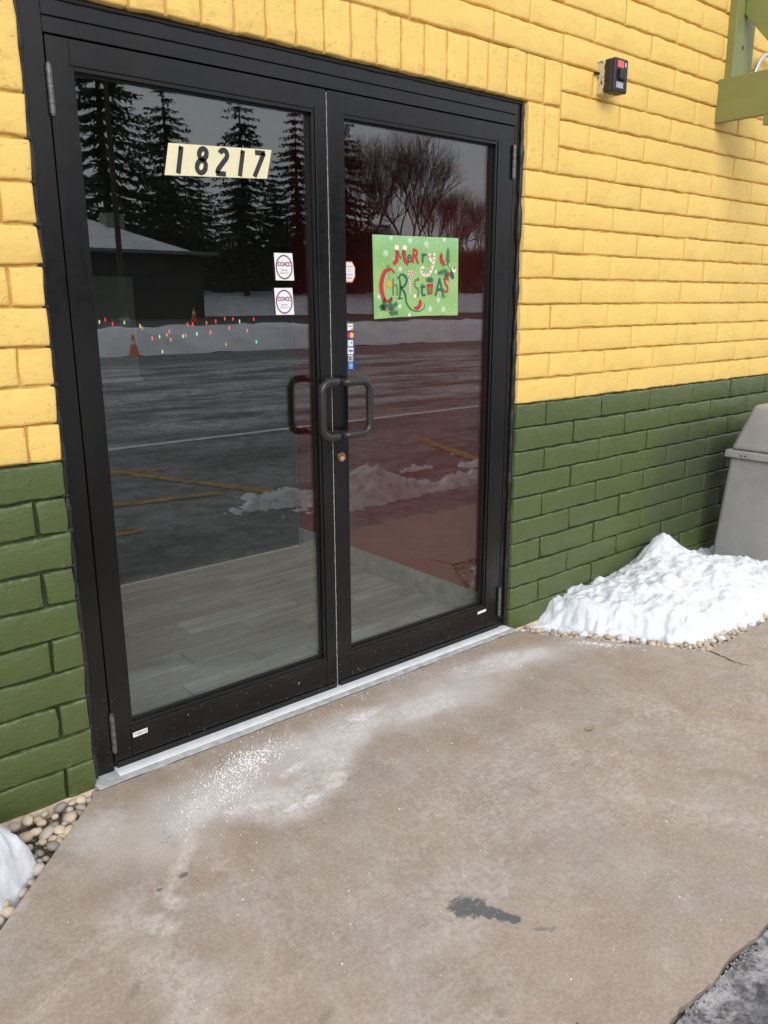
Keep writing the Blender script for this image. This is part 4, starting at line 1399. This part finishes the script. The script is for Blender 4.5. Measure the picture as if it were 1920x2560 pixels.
part(mb, 'hood', M_bin, bn, .024, 4)
mb = MB()
for (y, z, r) in ((-.225, .650, .006), (-.248, .652, .0055), (-.268, .642, .004), (-.232, .634, .003)):
    mb.tube([(1.4035 + .003, y, z), (1.4035 - .0006, y, z)], r, 10)
part(mb, 'rivet_hole', M_hole, bn)

# =================================================================== SNOW
def snow_field(name, fn, x0, x1, y0, y1, nx, ny, m, label, cat='snow pile', zmin=-.12):
    vs = []; 
    for j in range(ny + 1):
        for i in range(nx + 1):
            x = x0 + (x1 - x0) * i / nx; y = y0 + (y1 - y0) * j / ny
            vs.append((x, y, fn(x, y)))
    fs = []
    for j in range(ny):
        for i in range(nx):
            q = [j * (nx + 1) + i, j * (nx + 1) + i + 1, (j + 1) * (nx + 1) + i + 1, (j + 1) * (nx + 1) + i]
            if max(vs[k][2] for k in q) > zmin: fs.append(q)
    used = sorted({k for f in fs for k in f}); mp = {k: i for i, k in enumerate(used)}
    mb = MB(); mb.add([vs[k] for k in used], [[mp[k] for k in f] for f in fs], 0, True)
    o = mb.build(name, m); tag(o, label, cat)
    # sideways push makes small overhangs and crusty lumps
    for v in o.data.vertices:
        p = v.co
        d = Vector((mnoise.noise(p * 13 + Vector((3, 0, 0))), mnoise.noise(p * 13 + Vector((0, 9, 0))), mnoise.noise(p * 15)))
        d2 = Vector((mnoise.noise(p * 60), mnoise.noise(p * 60 + Vector((7, 1, 0))), mnoise.noise(p * 55)))
        md = max(0, min(1, .5 + 1.6 * mnoise.noise(p * 4.5))); v.co = p + d * (.004 + .008 * md) + d2 * (.0008 + .0042 * md)
        if v.co.y > -.004: v.co.y = min(v.co.y, .012)
    return o
def g(x, y, cx, cy, sx, sy, a=0):
    dx, dy = x - cx, y - cy; ca, sa = math.cos(R(a)), math.sin(R(a))
    u = (dx * ca + dy * sa) / sx; v = (-dx * sa + dy * ca) / sy
    return math.exp(-(u * u + v * v) / 2)
def fbm(x, y, s, seed):
    return (mnoise.noise(Vector((x * s, y * s, seed))) + .5 * mnoise.noise(Vector((x * s * 2.1, y * s * 2.1, seed + 3))) + .28 * mnoise.noise(Vector((x * s * 4.3, y * s * 4.3, seed + 7))))
# distance inside the bed bounded by slab edges (right)
def right_snow(x, y):
    # signed distances to the bed's three edges, inward positive
    ex, ey = .478, -.693; L = math.hypot(ex, ey); nx_, ny_ = -ey / L, ex / L      # normal to the slanted edge, pointing right
    d1 = (x + .205) * nx_ + (y + .045) * ny_
    d2 = y + .742
    edge = min(d1 - .088 + .03 * fbm(x, y, 14, 9) + .025 * fbm(x, y, 6, 2), d2 - .035 + .045 * fbm(x, y, 5, 4) + (.0 if x > .9 else -.03))
    h = .030 + .060 * g(x, y, .25, -.16, .22, .15, -20) + .045 * g(x, y, .56, -.20, .22, .18) + .10 * g(x, y, .80, -.20, .20, .16) + .135 * g(x, y, .88, -.10, .075, .065) + .05 * g(x, y, 1.08, -.28, .15, .18)
    h += .045 * g(x, y, .62, -.48, .22, .15) + .06 * g(x, y, 1.15, -.45, .25, .15) + .05 * g(x, y, 1.5, -.72, .5, .2) + .03 * g(x, y, .38, -.44, .10, .10)
    h += .020 * fbm(x, y, 7, 1) + .008 * abs(fbm(x, y, 19, 8)) + .030 * abs(fbm(x, y, 5, 4)) + .035 * g(x, y, .52, -.36, .045, .04)
    # fall-off near the edges: steep crusty rim
    t = max(-1, min(1, edge / .11))
    rim = 1 - (1 - max(0, t)) ** 2.1
    rim = rim * (.86 + .28 * fbm(x, y, 11, 12)) if rim < .9 else rim
    if t <= 0: return -.10
    lx = max(0, min(1, (x - .0) / .10))
    return -.045 + (h + .045) * rim * (.25 + .75 * lx) + .01 * fbm(x, y, 30, 5) * rim
snow_field('snow_pile', right_snow, -.1, 3.2, -.80, .012, 420, 120, M_snow, 'large lumpy pile of white snow against the green wall beside the grey bin', zmin=-.085)
def left_snow(x, y):
    cx, cy = -2.84, -.40
    d = 1 - math.hypot((x - cx) / .50, (y - cy) / .36)
    # keep inside the bed: slab edge is the 45 degree line
    dd = -((x + 2.158) + (y + .045) * -1) / math.sqrt(2)
    dd = (-(x + 2.158) + (y + .045)) / math.sqrt(2)
    e = min(d * .3 + .02 * fbm(x, y, 9, 3), dd - .016 + .010 * fbm(x, y, 14, 6))
    if e <= 0: return -.15
    t = min(1, e / .07)
    return -.075 + (.185 + .014 * fbm(x, y, 7, 2) + .05 * g(x, y, -2.60, -.22, .16, .12)) * (1 - (1 - t) ** 2.4)
snow_field('snow_clump', left_snow, -3.3, -2.3, -.80, .0, 150, 120, M_snow, 'rounded clump of snow on pebbles left of the door', zmin=-.13)
# snow left on the hood of the bin
def cap_snow(x, y):
    d = 1 - math.hypot((x - 1.64) / .12, (y + .40) / .13)
    return .915 + max(-.02, min(.045, d * .12 + .006 * fbm(x, y, 20, 1)))
o = snow_field('snow_lump', cap_snow, 1.5, 1.78, -.54, -.25, 50, 50, M_snow, 'small lump of snow lying on top of the grey bin', zmin=.912)
M_chunk = M_snow
ck = []
for k in range(4):
    bm = bmesh.new(); bmesh.ops.create_icosphere(bm, subdivisions=3, radius=1)
    for v in bm.verts:
        n_ = 1 + .28 * mnoise.noise(v.co * 1.6 + Vector((k * 7, 0, 0))) + .12 * mnoise.noise(v.co * 4.5 + Vector((k * 7, 0, 0)))
        v.co = Vector((v.co.x * 1.1, v.co.y * .9, v.co.z * .7)) * n_
    for f in bm.faces: f.smooth = True
    me = bpy.data.meshes.new('snow_chunk'); bm.to_mesh(me); bm.free(); me.materials.append(M_chunk); ck.append(me)
crnd = random.Random(19)
for k, (x, y, r) in enumerate(((.02, -.255, .022), (.115, -.40, .026), (.17, -.47, .016), (.66, -.675, .024), (.72, -.70, .015), (.05, -.16, .014), (.80, -.705, .018), (.46, -.685, .017), (.98, -.72, .020))):
    o = bpy.data.objects.new('snow_chunk', ck[k % 4]); link(o); o.location = (x, y, -.012 + r * .3); o.scale = (r, r, r); o.rotation_euler = (0, 0, k * 1.7)
    tag(o, 'small loose chunk of snow on the pebbles in front of the large snow pile', 'snow chunk', 'loose snow chunks by the big pile')
# ploughed heap on the lot, mirrored in the door glass
def heap(x, y):
    h = .14 * g(x, y, .35, -2.75, .28, .20) + .28 * g(x, y, 1.0, -2.45, .32, .18, -10) + .09 * g(x, y, 1.6, -2.28, .30, .10) + .12 * g(x, y, 2.1, -2.28, .22, .12) + .10 * g(x, y, 2.6, -2.75, .25, .10) + .10 * g(x, y, 2.0, -2.95, .2, .05)
    h += .05 * fbm(x, y, 5, 3) + .05 * abs(fbm(x, y, 9, 5)) + .03 * fbm(x, y, 24, 5) - .055
    return LOTZ - .03 + max(0, h)
snow_field('snow_heap', heap, -.4, 4.4, -3.5, -1.8, 220, 90, M_heap, 'low ploughed heap of dirty snow mirrored at the bottom of the right door', zmin=LOTZ - .02)

# =================================================================== PEBBLES, SALT
peb_me = []
for k in range(7):
    bm = bmesh.new(); bmesh.ops.create_icosphere(bm, subdivisions=2, radius=1)
    sx_, sy_, sz_ = random.Random(k).uniform(.8, 1.25), random.Random(k + 9).uniform(.75, 1.0), random.Random(k + 5).uniform(.55, .8)
    for v in bm.verts:
        n = 1 + .16 * mnoise.noise(v.co * 1.4 + Vector((k * 5, 0, 0)))
        v.co = Vector((v.co.x * sx_, v.co.y * sy_, v.co.z * sz_)) * n
    for f in bm.faces: f.smooth = True
    me = bpy.data.meshes.new('pebble'); bm.to_mesh(me); bm.free(); me.materials.append(M_peb); peb_me.append(me)
def pebbles(root, n, region, rad, zf, seed, dense):
    rnd = random.Random(seed); pts = []; tries = 0
    while len(pts) < n and tries < 60000:
        tries += 1
        x, y = region(rnd)
        if x is None: continue
        r = rnd.uniform(*rad)
        if any((x - a) ** 2 + (y - b_) ** 2 < ((r + c) * dense) ** 2 for a, b_, c in pts): continue
        pts.append((x, y, r))
    for x, y, r in pts:
        o = bpy.data.objects.new('pebble', rnd.choice(peb_me)); link(o, root)
        o.location = Vector((x, y, zf + rnd.uniform(0, .012) + r * .3)) - Vector(root.location)
        o.rotation_euler = (rnd.uniform(-.4, .4), rnd.uniform(-.4, .4), rnd.uniform(0, 6.28)); o.scale = (r, r, r)
pl_ = empty('pebble_bed', (-2.5, -.3, -.07), 'bed of rounded tan river pebbles left of the door by the slab edge', 'pebbles')
def regL(rnd):
    x = rnd.uniform(-2.75, -2.14); y = rnd.uniform(-.70, -.012)
    d = (-(x + 2.158) + (y + .045)) / math.sqrt(2)
    if d < .010 or d > .30: return None, None
    return x, y
pebbles(pl_, 150, regL, (.012, .023), -.031, 3, .74)
pebbles(pl_, 80, regL, (.006,   .011), -.050, 4, .7)
pr_ = empty('pebble_bed', (.3, -.5, -.05), 'bed of small tan pebbles showing below the large snow pile right of the door', 'pebbles')
def regR(rnd):
    if rnd.random() < .6:
        t = rnd.uniform(0, 1); d = rnd.uniform(.004, .095)
        x = -.205 + .478 * t + .823 * d; y = -.045 - .693 * t + .568 * d
    else:
        x = rnd.uniform(.24, 1.15); y = rnd.uniform(-.725, -.60)
    if y > -.02: return None, None
    ex, ey = .478, -.693; L = math.hypot(ex, ey)
    if (x + .205) * (-ey / L) + (y + .045) * (ex / L) < .006: return None, None
    return x, y
pebbles(pr_, 295, regR, (.010, .020), -.028, 6, .72)
# bigger broken stones where the footing shows at the left corner
rb = empty('broken_stones', (-2.2, -.06, -.05), 'few dark broken stones in the corner between pavement and wall footing', 'stones')
for k, (x, y, r) in enumerate(((-2.168, -.022, .024), (-2.20, -.035, .017), (-2.235, -.055, .020), (-2.215, -.07, .014), (-2.26, -.04, .013), (-2.265, -.075, .016))):
    o = bpy.data.objects.new('stone', peb_me[k % 7]); link(o, rb); o.location = Vector((x, y, -.045)) - Vector(rb.location); o.scale = (r * 1.2, r, r); o.rotation_euler = (k, k * 2, k)

rnd = random.Random(5)
mb = MB()
def grain(x, y, s_, z=0.0):
    a = rnd.uniform(0, 6.28)
    pts = [(x + s_ * math.cos(a + k * 1.57) * rnd.uniform(.7, 1.2), y + s_ * math.sin(a + k * 1.57) * rnd.uniform(.7, 1.2), z) for k in range(4)] + [(x + rnd.uniform(-.3, .3) * s_, y, z + s_ * 1.3)]
    mb.add(pts, [(0, 1, 4), (1, 2, 4), (2, 3, 4), (3, 0, 4)])
for (cx, cy, sx_, sy_, a, n, s0) in ((-1.78, -.235, .10, .055, 30, 1300, .0021), (-1.68, -.19, .07, .030, 10, 800, .0023), (-1.92, -.30, .08, .06, 20, 200, .0021), (-1.45, -.15, .20, .05, 5, 160, .0018), (-.45, -.22, .20, .05, -15, 240, .0018),
                              (-.03, -.375, .07, .014, -52, 380, .0022), (-1.5, -.5, .5, .25, 0, 260, .0016), (-.8, -.5, .6, .3, 0, 220, .0016), (-2.0, -.8, .3, .4, 0, 120, .0016), (-1.3, -1.1, .5, .35, 0, 160, .0016), (-1.2, -.06, .35, .015, 0, 150, .0018)):
    for k in range(n):
        u, v = rnd.gauss(0, 1) * sx_, rnd.gauss(0, 1) * sy_; ca, sa = math.cos(R(a)), math.sin(R(a))
        x, y = cx + u * ca - v * sa, cy + u * sa + v * ca
        if y > -.048 or y < -1.62 or x < -2.15 + (-.05 - y) * -1.0 or x > -.2 + (-.05 - y) * .68: continue
        grain(x, y, s0 * min(1.7, .55 * math.exp(rnd.gauss(0, .5))), .0005)
o = mb.build('rock_salt', M_salt); tag(o, 'scattered grains of white rock salt on the pavement by the doors', 'salt', kind='stuff')

# dry leaf
mb = MB(); vs = [(-.700, -.80, .004), (-.682, -.790, .009), (-.664, -.795, .005), (-.650, -.806, .012), (-.668, -.812, .004), (-.686, -.810, .008)]
mb.add(vs, [(0, 1, 5), (1, 2, 4, 5), (2, 3, 4)])
o = mb.build('dry_leaf', simple('dry_leaf', (.34, .26, .17), .8)); tag(o, 'small curled dry leaf lying on the open pavement', 'leaf')

# =================================================================== ACROSS THE LOT (seen mirrored in the glass)
M_ndl = simple('spruce_needles', (.018, .028, .016), .8, var=.4, vscale=1.5)
M_bark = simple('dark_bark', (.045, .036, .030), .9, var=.3, vscale=3)
M_twig = simple('grey_brown_twigs', (.060, .048, .040), .9)

def spruce_mesh(seed, H, Rb):
    rnd = random.Random(seed)
    V = []; F = []
    nw = int(H * 1.75)
    for w_ in range(nw):
        t = (w_ + .5) / nw; z0 = 1.2 + t * (H - 1.3)
        L0 = Rb * (1 - t) ** .85 + .2
        nb = 8 if t < .8 else 5
        a0 = rnd.uniform(0, 6.28)
        for b_ in range(nb):
            if rnd.random() < .10: continue
            a = a0 + 6.283 * b_ / nb + rnd.uniform(-.3, .3); L = L0 * rnd.uniform(.65, 1.15)
            dx, dy = math.cos(a), math.sin(a)
            steps = max(3, int(L / .28))
            for s_ in range(steps):
                f = (s_ + .6) / steps; r = L * f
                z = z0 - .35 * r + .10 * r * r / max(.5, L) * 1.6
                x, y = dx * r, dy * r
                fade = min(1.0, .45 + L / 4)
                for q in range(6):
                    cx, cy, cz = x + rnd.uniform(-.18, .18), y + rnd.uniform(-.18, .18), z + rnd.uniform(-.08, .06)
                    sd = rnd.choice((-1, 1))
                    d = Vector((dx * .55 - dy * sd * rnd.uniform(.1, 1.0), dy * .55 + dx * sd * rnd.uniform(.1, 1.0), rnd.uniform(-.95, .10))).normalized()
                    ln_ = rnd.uniform(.22, .62) * fade * (1.15 - .5 * f); wd = rnd.uniform(.04, .10)
                    u_ = d.cross(Vector((rnd.uniform(-1, 1), rnd.uniform(-1, 1), rnd.uniform(-1, 1)))).normalized() * wd
                    b0 = len(V)
                    V += [(cx - u_.x, cy - u_.y, cz - u_.z), (cx + u_.x, cy + u_.y, cz + u_.z), (cx + d.x * ln_, cy + d.y * ln_, cz + d.z * ln_)]
                    F.append((b0, b0 + 1, b0 + 2))
                # twig along the branch
                b0 = len(V); sw = .10 * (1.2 - f) + .03
                r2 = L * (f + .55 / steps)
                V += [(dx * (r - L / steps) - dy * sw, dy * (r - L / steps) + dx * sw, z + .05), (dx * (r - L / steps) + dy * sw, dy * (r - L / steps) - dx * sw, z + .02), (dx * r2, dy * r2, z - .02)]
                F.append((b0, b0 + 1, b0 + 2))
    mb = MB(); mb.add(V, F)
    return mb.mesh('crown', M_ndl)
def trunk_mesh(H, r):
    mb = MB(); mb.tube([(0, 0, -.5), (0, 0, H * .5), (.05, 0, H)], [r, r * .6, .02], 8)
    return mb.mesh('trunk', M_bark)
sp_m = [(spruce_mesh(s_, 14.5, 4.9), trunk_mesh(14, .26)) for s_ in (1, 2, 3)]
labels_sp = {}
def spruce(x, y, z, H, k, label, group='spruce trees beyond the road'):
    root = empty('spruce_tree', (x, y, z), label, 'tree', group)
    s_ = H / 14.5
    for nm_, me in zip(('crown', 'trunk'), sp_m[k]):
        o = bpy.data.objects.new(nm_, me); link(o, root); o.scale = (s_ * .95, s_ * .95, s_); o.rotation_euler.z = random.Random(x).uniform(0, 6)
    return root
Y0 = -50
for i, (x, y, H, k, lab) in enumerate([
    (17.6, -48, 17.8, 0, 'tallest dark spruce mirrored at the far left of the left door'),
    (22.6, -50, 13.9, 1, 'dark spruce mirrored left of the house number'),
    (28.2, -50, 14.2, 2, 'dark spruce mirrored behind the house number'),
    (33.4, -51, 13.6, 0, 'dark spruce mirrored at the right edge of the left door'),
    (37.3, -51, 15.2, 1, 'dark spruce mirrored at the left edge of the right door')]):
    spruce(x, y, 2.1, H, k, lab)
rnd = random.Random(31)
for i in range(17):
    x = 12 + i * 2.0 + rnd.uniform(-.6, .6)
    spruce(x, -56 - rnd.uniform(0, 4), 2.0, rnd.uniform(7.0, 10.5) * (1 if i < 13 else .75), i % 3, 'lower spruce in the dark row behind the tall spruces', 'back row of spruces')

def bare_mesh(seed, H, spread, depth=6, stems=1):
    rnd = random.Random(seed); V = []; F = []; TV = MB()
    def seg(p, q, r0, r1):
        d = (q - p); 
        if d.length < 1e-4: return
        d.normalize(); u = d.orthogonal().normalized(); w_ = d.cross(u); b0 = len(V)
        for (c, r) in ((p, r0), (q, r1)):
            for k in range(3):
                a = 2.094 * k; V.append(tuple(c + (u * math.cos(a) + w_ * math.sin(a)) * r))
        for k in range(3):
            k2 = (k + 1) % 3; F.append((b0 + k, b0 + k2, b0 + 3 + k2, b0 + 3 + k))
    def grow(p, d, L, r, lev):
        n = 3; q = p
        for i in range(n):
            d2 = (d + Vector((rnd.gauss(0, .09), rnd.gauss(0, .09), rnd.gauss(.03, .05)))).normalized()
            q2 = q + d2 * L / n
            seg(q, q2, r * (1 - .25 * i / n), r * (1 - .25 * (i + 1) / n)); q = q2; d = d2
            if 1 < lev < depth and i == 1 and rnd.random() < .6:
                a = rnd.uniform(0, 6.28); ax = d.orthogonal().normalized(); ax.rotate(Matrix.Rotation(a, 3, d))
                grow(q, (d + ax * spread * rnd.uniform(.8, 1.3)).normalized(), L * .72, r * .55, lev + 1)
        if lev < depth:
            k = 3 if lev < 5 else 2
            a0 = rnd.uniform(0, 6.28)
            for j in range(k):
                a = a0 + 6.283 * j / k + rnd.uniform(-.5, .5); ax = d.orthogonal().normalized(); ax.rotate(Matrix.Rotation(a, 3, d))
                sp = spread * rnd.uniform(.5, 1.15) * (1.25 if lev < 2 else 1)
                grow(q, (d + ax * sp + Vector((0, 0, .10 if lev < 2 else .16))).normalized(), L * rnd.uniform(.68, .90), max(.006, r * .62), lev + 1)
    for s_ in range(stems):
        a = rnd.uniform(0, 6.28); o_ = Vector((math.cos(a), math.sin(a), 0)) * (.0 if stems == 1 else rnd.uniform(.1, 1.2))
        grow(o_ + Vector((0, 0, -.3)), (Vector((0, 0, 1)) + o_ * .25).normalized(), H * .27, H * .018 if stems == 1 else H * .010, 0)
    mb = MB(); mb.add(V, F)
    return mb.mesh('branches', M_twig)
bt = [bare_mesh(4, 10.5, .50, 7), bare_mesh(9, 10.0, .46, 7)]
bs = [bare_mesh(21, 6.5, .42, 5, 5), bare_mesh(25, 6.0, .45, 5, 5)]
for i, (x, y, s_, k, lab) in enumerate([
    (44.3, -50.5, 1.22, 0, 'broad bare tree mirrored above the holiday poster'),
    (40.8, -52.5, 1.08, 1, 'bare tree mirrored just right of the last spruce'),
    (49.3, -53, .88, 0, 'smaller bare tree mirrored right of the broad one'),
    (56.5, -55, .8, 1, 'leaning bare tree mirrored at the right edge of the right door')]):
    root = empty('bare_tree', (x, y, 1.9), lab, 'tree', 'bare trees beyond the road')
    o = bpy.data.objects.new('branches', bt[k]); link(o, root); o.scale = (s_, s_, s_); o.rotation_euler.z = i * 1.3
rnd = random.Random(7)
for i in range(16):
    x = 36 + i * 1.7 + rnd.uniform(-.5, .5)
    o = bpy.data.objects.new('bare_shrub', bs[i % 2]); link(o)
    s_ = rnd.uniform(.70, 1.05) * (1 if i < 9 else .9)
    o.location = (x, -51.5 - rnd.uniform(0, 5), 1.9); o.scale = (s_, s_, s_); o.rotation_euler.z = rnd.uniform(0, 6)
    tag(o, 'bare brown shrub in the tangled thicket below the bare trees', 'shrub', 'bare shrubs beyond the road')
# dense far wood closing the view
V = []; F = []; rnd = random.Random(13)
for k in range(9000):
    x = rnd.uniform(-40, 120); y = -64 - rnd.uniform(0, 6); hgt = 4.2 + 1.6 * mnoise.noise(Vector((x * .12, 0, 0))) - (1.2 if x > 50 else 0)
    z = 2.0 + rnd.random() ** .8 * hgt; s_ = rnd.uniform(.15, .5); b0 = len(V)
    V += [(x - s_, y, z), (x + s_ * .7, y + rnd.uniform(-.3, .3), z + rnd.uniform(-.2, .2)), (x + rnd.uniform(-.2, .2), y, z + s_ * 2)]
    F.append((b0, b0 + 1, b0 + 2))
mb = MB(); mb.add(V, F); o = mb.build('far_wood', M_twig); tag(o, 'dark mass of distant woodland behind the trees', 'wood', kind='stuff')

# house with a snow-covered roof
hs = empty('low_house', (18, -44, 1.0), 'long low dark house with snow on its hipped roof mirrored at the left', 'house')
M_hw = simple('dark_siding', (.028, .026, .025), .8, var=.2, vscale=2); M_win = simple('dark_window', (.05, .055, .06), .2)
mb = MB(); mb.box(8.5, 20.0, -47, -41, .3, 4.2); part(mb, 'wall', M_hw, hs)
mb = MB(); frustum(mb, (7.6, 19.0, -47.8, -40.2), (9.5, 14.0, -44.4, -43.6), 4.25, 6.1); rf = part(mb, 'roof', M_snowfar, hs)
mb = MB(); mb.box(7.5, 20.6, -47.9, -40.1, 4.08, 4.245); part(mb, 'eave', simple('grey_fascia', (.16, .16, .16), .6), hs)
mb = MB(); mb.box(15.2, 16.2, -43.4, -42.4, 4.4, 6.2); part(mb, 'chimney', simple('pale_chimney', (.22, .22, .21), .8), hs)
mb = MB()
for x in (10, 12.5, 15, 17.5): mb.box(x, x + 1.2, -40.995, -40.90, 1.9, 3.3)


# traffic cones
def cone(x, y, z, s_, label):
    root = empty('traffic_cone', (x, y, z), label, 'traffic cone', 'orange traffic cones')
    mb = MB(); mb.tube([(0, 0, .04), (0, 0, .70)], [.16, .03], 16); c1 = mb.build('cone_body', M_cone, root)
    mb = MB(); mb.box(-.20, .20, -.20, .20, 0, .04); mb.build('cone_base', M_cone, root, .01)
    mb = MB(); mb.tube([(0, 0, .38), (0, 0, .52)], [.093, .066], 16, cap=False); mb.build('collar', M_white, root)
    root.scale = (s_, s_, s_)
M_cone = simple('orange_cone_plastic', (.75, .10, .02), .5)
cone(14.6, -31.8, .665, .9, 'orange traffic cone mirrored in front of the far snow bank')
cone(7.6, -22.25, -.12, .95, 'orange traffic cone mirrored at the near snow bank')

# lamp post
lp = empty('lamp_post', (10.2, -29, .66), 'tall dark lamp post mirrored near the left edge of the left door', 'lamp post')
mb = MB(); mb.tube([(10.2, -29, .66), (10.2, -29, 10.5)], [.12, .085], 12); part(mb, 'pole', M_bark, lp)
mb = MB(); mb.tube([(10.2, -29, .66), (10.2, -29, .95)], .2, 12); part(mb, 'base', M_cement, lp)
mb = MB(); mb.box(9.6, 10.8, -29.2, -28.8, 10.5, 10.7); part(mb, 'lamp_head', M_bark, lp)
